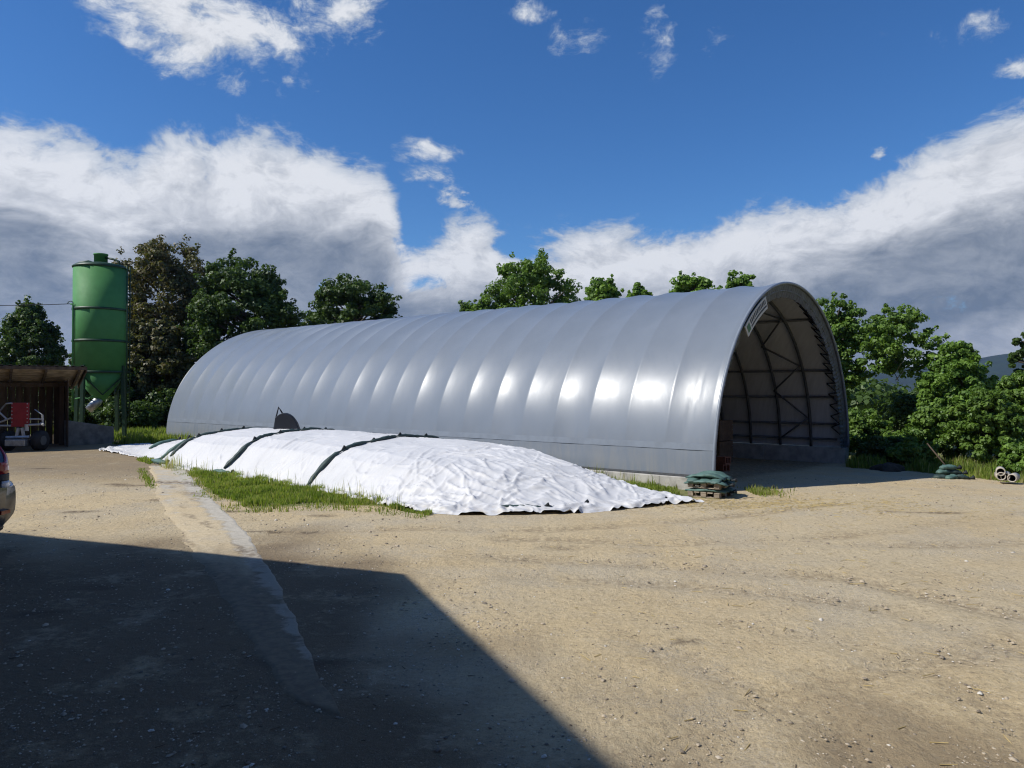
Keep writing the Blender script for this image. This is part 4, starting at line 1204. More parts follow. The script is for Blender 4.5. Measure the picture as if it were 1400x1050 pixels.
# ------------------------------------------------------------------ car at the left edge
CAR_DX, CAR_DY = -.06, -.90
def build_car():
    d = 9.2
    rear = np.array(((22.5 - 700) / F * d, d))     # right rear corner of the bumper
    # car heads away to the left; local x = forward (to the left), local y = to its right side (away from us is -)
    ang = math.radians(180)
    root = empty('parked_car', (rear[0] - CAR_DX, rear[1] + CAR_DY, .05), ang)
    root.scale = (1, 1, 1.06)
    tag(root, 'dark blue grey car cut off by the left edge, only its tail showing', 'car')
    Wd = .88
    # side profile stations: x from the tail, (z list of bottom, bumper, belt, roof) half widths
    st = [  # x, list of (half width, z)
        (.02, [(.60, .30), (.80, .40), (.84, .55), (.82, .72), (.70, .74), (.69, .90), (.66, 1.0), (.60, 1.02)]),
        (.10, [(.66, .24), (.86, .36), (.89, .55), (.87, .74), (.80, .78), (.79, .95), (.76, 1.08), (.68, 1.12)]),
        (.22, [(.70, .22), (.88, .34), (.91, .55), (.90, .76), (.86, .84), (.85, .98), (.82, 1.12), (.66, 1.32)]),
        (.45, [(.72, .20), (.90, .33), (.92, .55), (.91, .80), (.89, .90), (.88, 1.0), (.84, 1.12), (.64, 1.46)]),
        (.9, [(.74, .20), (.90, .33), (.92, .55), (.91, .80), (.90, .90), (.89, 1.0), (.84, 1.12), (.64, 1.53)]),
        (2.2, [(.74, .20), (.90, .33), (.92, .55), (.91, .80), (.90, .90), (.89, 1.0), (.83, 1.10), (.63, 1.54)]),
        (3.0, [(.74, .20), (.90, .33), (.92, .55), (.91, .78), (.90, .88), (.88, .97), (.82, 1.04), (.62, 1.38)]),
        (3.6, [(.74, .20), (.90, .33), (.91, .55), (.90, .74), (.88, .84), (.84, .92), (.72, .98), (.50, 1.0)]),
        (4.3, [(.70, .22), (.86, .34), (.88, .52), (.85, .66), (.80, .74), (.74, .80), (.60, .84), (.40, .86)]),
        (4.5, [(.55, .28), (.70, .36), (.72, .50), (.70, .60), (.64, .66), (.58, .69), (.45, .71), (.30, .72)])]
    SX = np.array([q[0] for q in st]); SP = np.array([q[1] for q in st])          # stations, profiles (hw, z)
    def cr(arr, u):
        i = int(min(max(math.floor(u), 0), len(arr) - 2)); f = u - i
        p0, p1, p2, p3 = arr[max(i - 1, 0)], arr[i], arr[i + 1], arr[min(i + 2, len(arr) - 1)]
        return .5 * ((2 * p1) + (-p0 + p2) * f + (2 * p0 - 5 * p1 + 4 * p2 - p3) * f * f + (-p0 + 3 * p1 - 3 * p2 + p3) * f ** 3)
    def surf_pt(u, v, s, off=0.0):
        x = cr(SX, u); pr = cr(SP, u); hw, z = cr(pr, v)
        return (x - off * (1.0 if u < .5 else 0.0), s * (hw + off), z)
    us = np.concatenate([np.linspace(0, 4, 25), np.linspace(4.25, 9, 20)]); vs = np.linspace(0, 7, 22)
    V = []; m_ = len(vs); n = 2 * m_
    for u in us:
        V += [surf_pt(u, v, -1) for v in vs] + [surf_pt(u, v, 1) for v in vs[::-1]]
    f = []
    for i in range(len(us) - 1):
        for j in range(n): f.append((i * n + j, i * n + (j + 1) % n, (i + 1) * n + (j + 1) % n, (i + 1) * n + j))
    f += [tuple(range(n - 1, -1, -1)), tuple((len(us) - 1) * n + j for j in range(n))]
    o = mesh_np('body', np.array(V), f, M['car'], root, True)
    b = o.modifiers.new('edges', 'EDGE_SPLIT'); b.split_angle = R(50)
    def lamp(v0, v1, u1, y_in, name, m, out=.014):
        for s in (-1, 1):
            vv = np.linspace(v0, v1, 7); uu = np.linspace(0, u1, 8); V = []
            for v in vv:                                   # over the rear face, then round the corner along the flank
                e = surf_pt(0, v, s)
                V.append((e[0] - out, s * y_in, e[2])); V.append((e[0] - out, s * (abs(e[1]) - .02), e[2]))
                for u in uu:
                    q = surf_pt(u, v, s); V.append((q[0], s * (abs(q[1]) + out), q[2]))
            c = 10; f = [(i * c + j, i * c + j + 1, (i + 1) * c + j + 1, (i + 1) * c + j) for i in range(6) for j in range(c - 1)]
            lo = mesh_np(name, np.array(V), f, m, root, True)
            so = lo.modifiers.new('depth', 'SOLIDIFY'); so.thickness = .02; so.offset = 0
    lamp(4.9, 6.7, 2.2, .52, 'tail_light', M['lens_red'])
    lamp(4.45, 4.88, 1.8, .52, 'lamp_surround', M['car_plastic'])
    lamp(3.35, 4.42, 1.4, .56, 'reversing_light', M['lens_clear'])
    for s in (-1, 1):
        for x in (.85, 3.55):
            mb = MB(); mb.tube([(x, s * .70, .31), (x, s * .91, .31)], .31, 26); tb = mb.build('tyre', M['rubber'], root, True)
            MB().bar((x, s * .80, .31), (x, s * .925, .31), .20, 20).build('rim', M['galv'], tb)
    mb = MB(); V = [(.16, -.58, 1.16), (.16, .58, 1.16), (.33, .56, 1.40), (.33, -.56, 1.40)]
    mb.add(V + [(x + .05, y, z - .02) for x, y, z in V], [(0, 1, 2, 3), (7, 6, 5, 4), (0, 4, 5, 1), (1, 5, 6, 2), (2, 6, 7, 3), (3, 7, 4, 0)]); mb.build('rear_window', M['car_glass'], root)
    mb = MB(); mb.tube([(.30, -.82, .27), (.10, -.66, .27), (.05, 0, .27), (.10, .66, .27), (.30, .82, .27)], [.05, .05, .05, .05, .05], 10); mb.build('bumper_lip', M['car_plastic'], root, True)
    for s in (-1, 1): MB().box((.012, s * .64, .44), (.02, .16, .04)).build('reflector', M['lens_red'], root)
    # side windows
    for s in (-1, 1):
        mb = MB(); V = [(.75, s * .842, 1.14), (2.9, s * .835, 1.12), (2.45, s * .68, 1.47), (.95, s * .675, 1.47)]
        mb.add(V + [(x, y - s * .02, z) for x, y, z in V], [(0, 1, 2, 3), (7, 6, 5, 4), (0, 4, 5, 1), (1, 5, 6, 2), (2, 6, 7, 3), (3, 7, 4, 0)]); mb.build('side_window', M['car_glass'], root)
build_car()

# ------------------------------------------------------------------ the barn outside the frame whose roof shades the yard
def build_barn():
    e0 = np.array(gp(557, 786)); el = np.array(gp(0, 727.5)) - e0; el /= np.linalg.norm(el)     # along the eave, to the left
    h = 5.6
    off = h * COT * S_DIR
    c = e0 - off                                     # right end of the eave
    back = np.array((el[1], -el[0]))
    if back[1] > 0: back = -back                     # towards the camera and behind it
    r1 = np.array(gp(850, 1050)) - e0
    # pitch such that the verge's shadow runs along the photographed edge
    def cross(a, b): return a[0] * b[1] - a[1] * b[0]
    T = -cross(back, r1) / cross(S_DIR, r1)
    tanp = T / COT
    half = 7.5; Lb = 26.0
    root = empty('barn', (float(c[0]), float(c[1]), 0)); root.location = (0, 0, 0)
    tag(root, 'plastered barn with a tiled gable roof standing left of the camera', 'barn')
    def p(l, b, z): q = c + el * l + back * b; return (float(q[0]), float(q[1]), float(z))
    rid = h + half * tanp; th = .18
    for s in (0, 1):
        ps = []
        for l in (0, Lb):
            for b, z in ((0, h), (half, rid)) if s == 0 else ((2 * half, h), (half, rid)):
                for dz in (0, -th): ps.append(p(l, b, z + dz))
        mb = MB(); mb.add(ps, [(0, 2, 6, 4), (1, 5, 7, 3), (0, 1, 3, 2), (4, 6, 7, 5), (0, 4, 5, 1), (2, 3, 7, 6)]); mb.build('roof_slope', M['tiles'], root)
    i = .6
    zi = h + i * tanp - .25
    ps = []
    for l in (i, Lb - i):
        ps += [p(l, i, -.3), p(l, i, zi), p(l, half, rid - .35), p(l, 2 * half - i, zi), p(l, 2 * half - i, -.3)]
    mb = MB(); mb.add(ps, [(0, 1, 2, 3, 4), (9, 8, 7, 6, 5), (0, 5, 6, 1), (1, 6, 7, 2), (2, 7, 8, 3), (3, 8, 9, 4)]); mb.build('wall', M['plaster'], root)
    for b in (4.5, 9.5):
        q = [p(i - .03, b - .6, 1.2), p(i - .03, b + .6, 1.2), p(i - .03, b + .6, 2.4), p(i - .03, b - .6, 2.4)]
        q2 = [p(i + .02, b - .6, 1.2), p(i + .02, b + .6, 1.2), p(i + .02, b + .6, 2.4), p(i + .02, b - .6, 2.4)]
        MB().add(q + q2, [(0, 1, 2, 3), (7, 6, 5, 4), (0, 4, 5, 1), (1, 5, 6, 2), (2, 6, 7, 3), (3, 7, 4, 0)]).build('window', M['car_glass'], root)
build_barn()

def build_sky_blocker():  # unseen building added to block sky and deepen the yard's shade
    root = empty('sky_blocker', (2, -9, 0)); tag(root, 'long plastered building added behind the camera to block sky light', 'blocker')
    root.location = (0, 0, 0)
    x0, x1, y0, y1, h, rd = -10.0, 26.0, -15.0, -3.6, 8.0, 12.5; ym = (y0 + y1) / 2
    mb = MB(); ps = []
    for x in (x0, x1): ps += [(x, y0, -.3), (x, y0, h), (x, ym, rd - .2), (x, y1, h), (x, y1, -.3)]
    mb.add(ps, [(0, 1, 2, 3, 4), (9, 8, 7, 6, 5), (0, 5, 6, 1), (1, 6, 7, 2), (2, 7, 8, 3), (3, 8, 9, 4)]); mb.build('wall', M['plaster'], root)
    for s, (ya, yb) in enumerate(((y1 + .7, ym), (y0 - .7, ym))):
        ps = []
        za = h - .25
        for x in (x0 - .5, x1 + .5):
            for y, z in ((ya, za), (yb, rd + .05)):
                for dz in (.18, .02): ps.append((x, y, z + dz))
        mb = MB(); mb.add(ps, [(0, 2, 6, 4), (1, 5, 7, 3), (0, 1, 3, 2), (4, 6, 7, 5), (0, 4, 5, 1), (2, 3, 7, 6)]); mb.build('roof_slope', M['tiles'], root)
    for i in range(9):
        for z in (1.9, 4.7):
            x = x0 + 2.2 + i * 3.5
            w = MB().box((x, y1 + .02, z), (1.15, .08, 1.35)).build('window_frame', M['white_paint'], root)
            MB().box((x, y1 + .07, z), (.98, .03, 1.18)).build('pane', M['car_glass'], w)
build_sky_blocker()

# ------------------------------------------------------------------ trees
def leaf_cloud(C, N, r, size, rg, flat=.62, droop=.25):
    """leaf-sized quads around clump centres C (k,3); returns verts, faces, tint"""
    k = len(C); tot = k * N
    cen = np.repeat(C, N, axis=0); rr = np.repeat(r, N)
    d = rg.normal(size=(tot, 3)); d /= np.linalg.norm(d, axis=1)[:, None]
    rad = rr * rg.uniform(.25, 1, tot) ** .5
    pos = cen + d * rad[:, None] * np.array((1, 1, flat))
    nrm = d * 1.0 + np.array((0, 0, .45)) + rg.normal(size=(tot, 3)) * .55
    nrm /= np.linalg.norm(nrm, axis=1)[:, None]
    ax = d * np.array((1, 1, .2)) + rg.normal(size=(tot, 3)) * .5 + np.array((0, 0, -droop))
    ax -= nrm * np.sum(ax * nrm, 1)[:, None]; ax /= np.linalg.norm(ax, axis=1)[:, None] + 1e-9
    sd_ = np.cross(nrm, ax)
    s = size * rg.uniform(.65, 1.3, tot)
    L = ax * s[:, None]; Wd = sd_ * (s * rg.uniform(.36, .52, tot))[:, None]
    bend = nrm * (s * .16)[:, None]
    v0 = pos - L * .5; v1 = pos + Wd - L * .05 + bend; v2 = pos + L * .55; v3 = pos - Wd - L * .05 + bend
    V = np.stack([v0, v1, v2, v3], 1).reshape(-1, 3)
    f = np.arange(tot * 4).reshape(-1, 4)
    tint = np.repeat(np.clip(rg.normal(.45, .22, k), 0, 1), N) * .6 + rg.uniform(0, .4, tot)
    return V, f, np.repeat(np.clip(tint, 0, 1), 4)

def tree(name, label, px, top, half, crown_bottom, d, clumps=70, leaves=150, leaf=.17, lm='leaf_mid', bark='bark', cat='tree', seed=1, trunk=.16, stems=1,
         shape='round', group='trees behind the yard', clump_r=.62, inner=.45, dry=0., base_z=None, depth=1.0, lobes=.28, flat=.62):
    rg = np.random.default_rng(seed)
    x = (px - 700) / F * d; y = d
    zg = float(gz(x, y)) if base_z is None else base_z
    zt = H - (top - 534) * d / F - zg; zc = H - (crown_bottom - 534) * d / F - zg
    zc = max(zc, .05)
    hw = half * d / F
    root = empty(name, (x, y, zg), 0); tag(root, label, cat, group)
    c0 = np.array((0, 0, (zt + zc) / 2)); R3 = np.array((hw, hw * depth, (zt - zc) / 2))
    cr = clump_r * hw / 2.6 if clump_r > 0 else -clump_r
    clumps = int(clumps * 2.1); leaves = max(20, int(leaves * .52)); cr = cr * .66
    # lumpy envelope
    lob = rg.normal(size=(7, 3)); lob /= np.linalg.norm(lob, axis=1)[:, None]; la = rg.uniform(-lobes, lobes * .8, 7)
    C = []; rad_ = []
    while len(C) < clumps:
        q = rg.normal(size=3); q /= np.linalg.norm(q)
        u = rg.uniform(inner, 1.0) ** .7
        s = 1 + sum(a * max(0, q @ l) ** 3 for a, l in zip(la, lob))
        p = q * u * s
        if shape == 'cone':
            k = (1 - (p[2] + 1) / 2); p[0] *= .25 + .95 * k; p[1] *= .25 + .95 * k
        elif shape == 'column':
            p[0] = np.sign(p[0]) * abs(p[0]) ** .8; p[1] = np.sign(p[1]) * abs(p[1]) ** .8
        elif shape == 'dome':
            if p[2] < -.35: p[2] = -.35 + (p[2] + .35) * .4
        r_ = cr * rg.uniform(.65, 1.25)
        pp = c0 + p * (R3 - min(cr, hw * .4) * np.array((.7, .7, .5)))
        if pp[2] < .12: pp[2] = .12 + rg.uniform(0, .3)
        C.append(pp); rad_.append(r_)
    C = np.array(C); rad_ = np.array(rad_); leaves = int(leaves * 1.5); leaf = leaf * .74
    V, f, tint = leaf_cloud(C, int(leaves * 1.05), rad_, leaf, rg, flat)
    # sprigs sticking out of the outline
    ns = int(clumps * .6); ids = rg.choice(clumps, ns); dirs = C[ids] - c0; dirs /= np.linalg.norm(dirs, axis=1)[:, None] + 1e-9
    dirs = dirs + np.array((0, 0, .5)) + .5 * rg.normal(size=(ns, 3)); dirs /= np.linalg.norm(dirs, axis=1)[:, None]
    C2 = C[ids] + dirs * rad_[ids][:, None] * rg.uniform(.9, 1.45, ns)[:, None]
    V2, f2, t2 = leaf_cloud(C2, max(8, leaves // 5), rad_[ids] * .38, leaf * .95, rg, 1.0)
    V = np.concatenate([V, V2]); f = np.concatenate([f, f2 + len(tint)]); tint = np.concatenate([tint, t2])
    V[:, 2] = np.maximum(V[:, 2], .02)
    at = dict(tint=tint)
    if dry: at['dry'] = np.repeat(np.clip(rg.normal(dry, .3, len(V) // 4), 0, 1), 4)
    mesh_np('crown' if cat == 'tree' else 'foliage', V, f, M[lm], root, attrs=at)
    for s in range(stems):
        mb = MB()
        ox = (s - (stems - 1) / 2) * .28
        lean = rg.normal(size=2) * .25
        th = zc + (zt - zc) * .72
        zs = np.linspace(-.1, th, 9)
        pts = [(ox + lean[0] * (z / th) ** 1.5 + .05 * math.sin(z * 1.3 + s), lean[1] * (z / th) ** 1.5, z) for z in zs]
        mb.tube(pts, [trunk * (1.25 if i == 0 else 1) * (1 - .78 * i / 8) for i in range(9)], 9)
        nl = min(clumps, 26 if cat == 'tree' else 10)
        for i in rg.choice(clumps, nl, replace=False):
            if i % stems != s: continue
            tz = min(th * .95, max(zc * .75, C[i][2] - rg.uniform(.25, .6) * np.hypot(*C[i][:2]) - .2)); tz = max(tz, .1)
            k = tz / th
            b0 = np.array([np.interp(tz, zs, [q_[c_] for q_ in pts]) for c_ in range(3)])
            mid = (b0 + C[i]) / 2 + np.array((0, 0, .12)) + rg.normal(size=3) * .08
            mb.tube([b0, mid, C[i]], [trunk * .42 * (1 - .5 * k), trunk * .25, trunk * .08], 5, False)
        mb.build('trunk' if cat == 'tree' else 'stem', M[bark], root, True)
    return root

# far left and behind the hall
tree('pointed_tree', 'dark green pointed tree behind the shed roof at the left edge', 40, 400, 66, 545, 46, 95, 130, .24, 'leaf_dark', seed=11, shape='cone')
tree('brownish_tree', 'brownish sparse topped tree standing directly behind the green silo', 222, 326, 80, 540, 43, 190, 140, .21, 'leaf_brown', seed=12, dry=.35, trunk=.24, depth=.9)
tree('broad_tree', 'large dark green round tree left of the hall roof', 338, 338, 80, 545, 40, 135, 170, .21, 'leaf_dark', seed=13, trunk=.28, depth=.8, lobes=.35)
tree('bushy_tree', 'low bushy dark tree filling the gap between silo and hall', 205, 425, 62, 590, 38, 105, 150, .20, 'leaf_brown', seed=14, dry=.2, depth=.6)
tree('bushy_tree', 'dark bushy tree pressed against the far end of the hall', 268, 440, 62, 590, 41, 95, 150, .21, 'leaf_dark', seed=15, depth=.6)
tree('bushy_tree', 'dark bushy tree right behind the silo legs', 130, 478, 55, 592, 36.5, 80, 140, .19, 'leaf_dark', seed=16, depth=.5)
tree('broad_tree', 'dark green tree rising behind the middle of the left hall roof', 485, 372, 70, 520, 45, 105, 150, .23, 'leaf_dark', seed=17, trunk=.24)
tree('small_tree', 'small dark tree peeping over the hall roof right of the dark green tree', 528, 418, 34, 520, 47, 40, 110, .22, 'leaf_dark', seed=18)
tree('broad_tree', 'tall loose crowned tree above the middle of the hall roof', 728, 341, 74, 510, 50, 125, 110, .25, 'leaf_mid', seed=19, trunk=.26, lobes=.3)
tree('small_tree', 'low tree on the left shoulder of the tall loose crowned tree', 662, 392, 40, 500, 51, 50, 110, .24, 'leaf_mid', seed=20)
tree('young_tree', 'young light green tree above the hall roof, next right of the tall tree', 826, 375, 32, 440, 44, 34, 90, .24, 'leaf_fresh', seed=21, clump_r=.9, inner=.25, lobes=.5)
tree('young_tree', 'smallest light green tree top above the hall roof', 873, 383, 22, 440, 43, 26, 90, .23, 'leaf_fresh', seed=22, clump_r=1.0, inner=.25, lobes=.5)
tree('young_tree', 'double topped light green tree above the right part of the hall roof', 950, 364, 36, 440, 41, 44, 90, .23, 'leaf_fresh', seed=23, clump_r=.85, inner=.25, lobes=.5)
tree('young_tree', 'light green tree top just left of the highest point of the hall', 1016, 366, 28, 440, 40, 34, 90, .22, 'leaf_fresh', seed=24, clump_r=.9, inner=.25, lobes=.5)
# right side
tree('edge_tree', 'leafy green tree directly behind the right rim of the hall', 1142, 404, 50, 560, 27.5, 75, 130, .15, 'leaf_mid', seed=31, group='trees right of the hall', lobes=.5)
tree('thin_stemmed_tree', 'tall tree with two thin pale stems and an airy crown', 1226, 406, 56, 532, 25.5, 58, 90, .15, 'leaf_mid', 'bark_pale', seed=36, stems=2, trunk=.06, group='trees right of the hall', inner=.3, clump_r=.62, lobes=.45)
tree('bright_tree', 'bright green bushy tree between the pale stemmed tree and the right edge', 1312, 448, 58, 600, 24.0, 90, 150, .14, 'leaf_fresh', seed=33, group='trees right of the hall', lobes=.5)
tree('edge_tree', 'dense green tree cut off by the right edge', 1392, 500, 52, 610, 21.5, 80, 150, .13, 'leaf_mid', seed=34, group='trees right of the hall', lobes=.5)
tree('far_tree', 'tall dark tree top at the right edge, above the dense green one', 1418, 440, 32, 560, 30, 45, 120, .17, 'leaf_dark', seed=35, group='trees right of the hall')
bush = [('leafy dark bush beside the right foot of the hall', 1180, 556, 40, 640, 23.6, 'leaf_mid'),
        ('dark bush under the pale stemmed tree', 1236, 588, 44, 642, 22.6, 'leaf_mid'),
        ('broad bush behind the sandbag heap', 1292, 545, 48, 642, 22.0, 'leaf_mid'),
        ('tall bush behind the clay pipes', 1352, 520, 46, 645, 20.5, 'leaf_mid'),
        ('light green low bush at the right edge beside the clay pipes', 1400, 600, 32, 652, 18.2, 'leaf_fresh'),
        ('bush at the back between hall and bright green tree', 1252, 530, 46, 640, 28.5, 'leaf_dark'),
        ('bush at the back right of the bright green tree', 1370, 560, 50, 645, 23.5, 'leaf_dark'),
        ('low dark bush in the gap between the hall and the sandbag heap', 1206, 596, 34, 642, 21.6, 'leaf_dark'),
        ('low bush close behind the dark heap', 1248, 604, 34, 642, 20.8, 'leaf_mid'),
        ('bush hidden behind the right wall of the hall', 1146, 560, 40, 636, 25.5, 'leaf_dark')]
for i, (lb, px, tp, hw, bt, d, lm) in enumerate(bush):
    tree('bush', lb, px, tp, hw, bt, d, 55, 150, .12, lm, cat='bush', seed=50 + i, trunk=.03, stems=2, group='bushes right of the hall', shape='column', inner=.25, depth=.7, clump_r=.85)
for i, (lb, px, tp, hw, bt, d) in enumerate((('dark bush behind the grass at the silo', 175, 540, 48, 597, 35.5), ('dark bush at the foot of the trees by the far end of the hall', 232, 530, 40, 597, 37.0),
                                             ('dark bush behind the shed at the left edge', 20, 510, 60, 600, 40.0), ('dark bush between shed and silo', 92, 520, 50, 600, 37.0))):
    tree('bush', lb, px, tp, hw, bt, d, 55, 140, .17, 'leaf_dark', cat='bush', seed=70 + i, trunk=.04, stems=2, group='bushes behind the silo', shape='column', inner=.25, depth=.6, clump_r=.85)

# the wood that closes the view beyond
def build_far_wood():
    rg = np.random.default_rng(90); C = []
    for i in range(420):
        a = rg.uniform(R(-46), R(46)); d = rg.uniform(64, 88)
        x, y = math.sin(a) * d, math.cos(a) * d
        if 0.40 < a < 0.62: hmax = 2.4
        else: hmax = 4.0
        C.append((x, y, float(gz(x, y)) + rg.uniform(.3, hmax)))
    C = np.array(C); V, f, t = leaf_cloud(C, 90, rg.uniform(1.2, 2.2, len(C)), .5, rg)
    tag(mesh_np('distant_wood', V, f, M['leaf_dark'], attrs=dict(tint=t)), 'low dark wood closing the view far behind the hall', 'wood', kind='stuff')
build_far_wood()

# ------------------------------------------------------------------ heap, pole and pipes on the right
def build_right_edge():
    cx, cy = gp(1298, 651, -.1); zb = float(gz(cx, cy))
    spots = [(-.30, .0, 0, .0, 'left bottom'), (.02, -.08, 0, .5, 'front bottom'), (.36, .02, 0, -.3, 'right bottom'), (-.15, .12, .17, .3, 'left upper'), (.18, .14, .15, -.2, 'right upper'), (.0, .1, .32, .1, 'topmost')]
    for i, (dx, dy, dz, a, wd) in enumerate(spots):
        c = np.array((cx + dx * .66, cy + dy * .7, zb + dz * .72)); u = np.array((math.cos(a), math.sin(a), 0))
        pts = [c + u * .20 * k + np.array((0, 0, -.03 * k * k)) for k in np.linspace(-1, 1, 6)]
        sandbag(pts, .095, M['bag'] if i in (1, 3, 5) else M['bag_dark'], 'green sandbag in the heap by the bushes, %s' % wd, 'heap of sandbags by the bushes', seed=400 + i, flat=.7, ends=(1,))
    p0 = gp(1301, 650, -.15); pole = MB(); pole.bar((p0[0], p0[1] - .1, zb), ((1267 - 700) / F * (p0[1] + .5), p0[1] + .5, H - (606 - 534) * (p0[1] + .5) / F), .018, 6)
    tag(pole.build('pole', M['twig'], None, True), 'thin dark pole leaning behind the sandbag heap', 'pole')
    # dark heap in the shade of the hall
    x, y = gp(1214, 642, -.18); n, m_ = 22, 8; V = []; f = []
    for i in range(m_ + 1):
        q = i / m_ * math.pi / 2
        for j in range(n):
            a = 2 * math.pi * j / n; w = 1 + .22 * math.sin(3 * a + 1) + .12 * math.sin(5 * a + 2 * q)
            V.append((.42 * math.cos(q) * math.cos(a) * w, .36 * math.cos(q) * math.sin(a) * w,   .24 * math.sin(q) * (1 + .1 * math.sin(2 * a)) - .03))
    f = [(i * n + j, i * n + (j + 1) % n, (i + 1) * n + (j + 1) % n, (i + 1) * n + j) for i in range(m_) for j in range(n)]
    o = mesh_np('soil_heap', np.array(V), f, M['soil_shade'], None, True); o.location = (x, y, float(gz(x, y))); tag(o, 'small dark heap in the hall shadow at the foot of the bushes', 'heap')
    # short clay pipes, openings to the viewer
    d = 16.9
    proto = None
    for px, py, rr, aa, lb in ((1368, 651, 5.6, .25, 'left bottom clay pipe of the three stacked by the grass'), (1373.5, 651.5, 5.6, -.15, 'right bottom clay pipe of the three stacked by the grass'),
                           (1367.5, 644.8, 5.8, .05, 'top clay pipe lying on the two others by the grass'), (1383, 653.5, 5.2, -.35, 'single clay pipe lying right of the stacked ones')):
        x = (px - 700) / F * d * 1.0; r = .095
        if proto is None:
            proto = empty('clay_pipe'); n = 24; V = []; f = []
            prof = [(r, -.03), (r, .4), (r * .78, .4), (r * .78, -.03)]
            for (rad, yy) in prof:
                for j in range(n): a = 2 * math.pi * j / n; V.append((rad * math.cos(a), yy, rad * math.sin(a)))
            for i in range(4):
                k = (i + 1) % 4
                for j in range(n): f.append((i * n + j, i * n + (j + 1) % n, k * n + (j + 1) % n, k * n + j))
            mesh_np('pipe_wall', np.array(V), f, M['pipe'], proto, True)
            V2 = [(r * .76 * math.cos(2 * math.pi * j / n), yy, r * .76 * math.sin(2 * math.pi * j / n)) for yy in (.02, .38) for j in range(n)]
            mesh_np('bore', np.array(V2), [(j, (j + 1) % n, n + (j + 1) % n, n + j) for j in range(n)] + [tuple(n + j for j in range(n))], M['pipe_in'], proto, True)
            o = proto
        else: o = copy_tree(proto)
        dd = d - (.1 if px > 1380 else 0)
        o.location = ((px - 700) / F * dd, dd, H - (py - 534) * dd / F); o.rotation_euler = (0, 0, aa * .5 - .59)
        tag(o, lb, 'pipe', 'clay pipes by the grass')
    return
build_right_edge()

# ------------------------------------------------------------------ grass, weeds, pebbles, straw
def blades(name, label, X, Y, h, rg, width=.012, dry=.12, zoff=0.0, lean=.35):
    sx, sy = gp(978, 676); keep = ~((np.abs(X - sx) < .75) & (Y > sy - 1.2) & (Y < sy + .75))
    hx, hy = gp(1298, 650, -.1); keep &= ~((np.abs(X - hx) < .75) & (Y > hy - 3.0) & (Y < hy + .4))
    hx, hy = gp(1374, 657, -.1); keep &= ~((np.abs(X - hx) < .4) & (Y > hy - 2.0) & (Y < hy + .3))
    X, Y = X[keep], Y[keep]
    n = len(X); Z = gz(X, Y) + zoff
    hh = h * rg.uniform(.35, 1.2, n) * (.55 + .75 * ss(fbm(X * 1.6, Y * 1.6, 3, 143), -.3, .35)); a = rg.uniform(0, 2 * np.pi, n); ln = rg.uniform(0, lean, n) * hh
    wv = width * rg.uniform(.6, 1.4, n)
    P = np.stack([X, Y, Z - .01], -1); dr = np.stack([np.cos(a), np.sin(a), 0 * a], -1); sdv = np.stack([-np.sin(a), np.cos(a), 0 * a], -1)
    v0 = P - sdv * wv[:, None]; v1 = P + sdv * wv[:, None]
    m0 = P + dr * (ln * .35)[:, None] + np.stack([0 * a, 0 * a, hh * .6], -1)
    v2 = m0 + sdv * (wv * .8)[:, None]; v3 = m0 - sdv * (wv * .8)[:, None]
    tip = P + dr * ln[:, None] + np.stack([0 * a, 0 * a, hh], -1)
    V = np.stack([v0, v1, v2, v3, tip, tip + sdv * .001], 1).reshape(-1, 3)
    b = np.arange(n)[:, None] * 6
    f = np.concatenate([b + np.array([[0, 1, 2, 3]]), b + np.array([[3, 2, 5, 4]])])
    patch = fbm(X * 1.2, Y * 1.2, 3, 141)
    tint = np.repeat(np.clip(.45 + .8 * patch + rg.normal(0, .2, n), 0, 1), 6)
    dr_ = np.repeat(np.clip((rg.uniform(0, 1, n) < dry + .25 * np.clip(patch, 0, 1)) * rg.uniform(.4, 1, n), 0, 1), 6)
    return tag(mesh_np(name, V, f, M['grass'], attrs=dict(tint=tint, dry=dr_)), label, 'grass', kind='stuff')

def scatter_poly(poly, n, rg, jitter=.25):
    p = np.array(poly); lo = p.min(0); hi = p.max(0); xs = []; ys = []; tot = 0
    while tot < n:
        X = rg.uniform(lo[0], hi[0], n); Y = rg.uniform(lo[1], hi[1], n)
        k = in_poly(X + jitter * fbm(X * 1.5, Y * 1.5, 2, 151), Y + jitter * fbm(X * 1.5, Y * 1.5, 2, 153), poly)
        xs.append(X[k]); ys.append(Y[k]); tot += k.sum()
    return np.concatenate(xs)[:n], np.concatenate(ys)[:n]

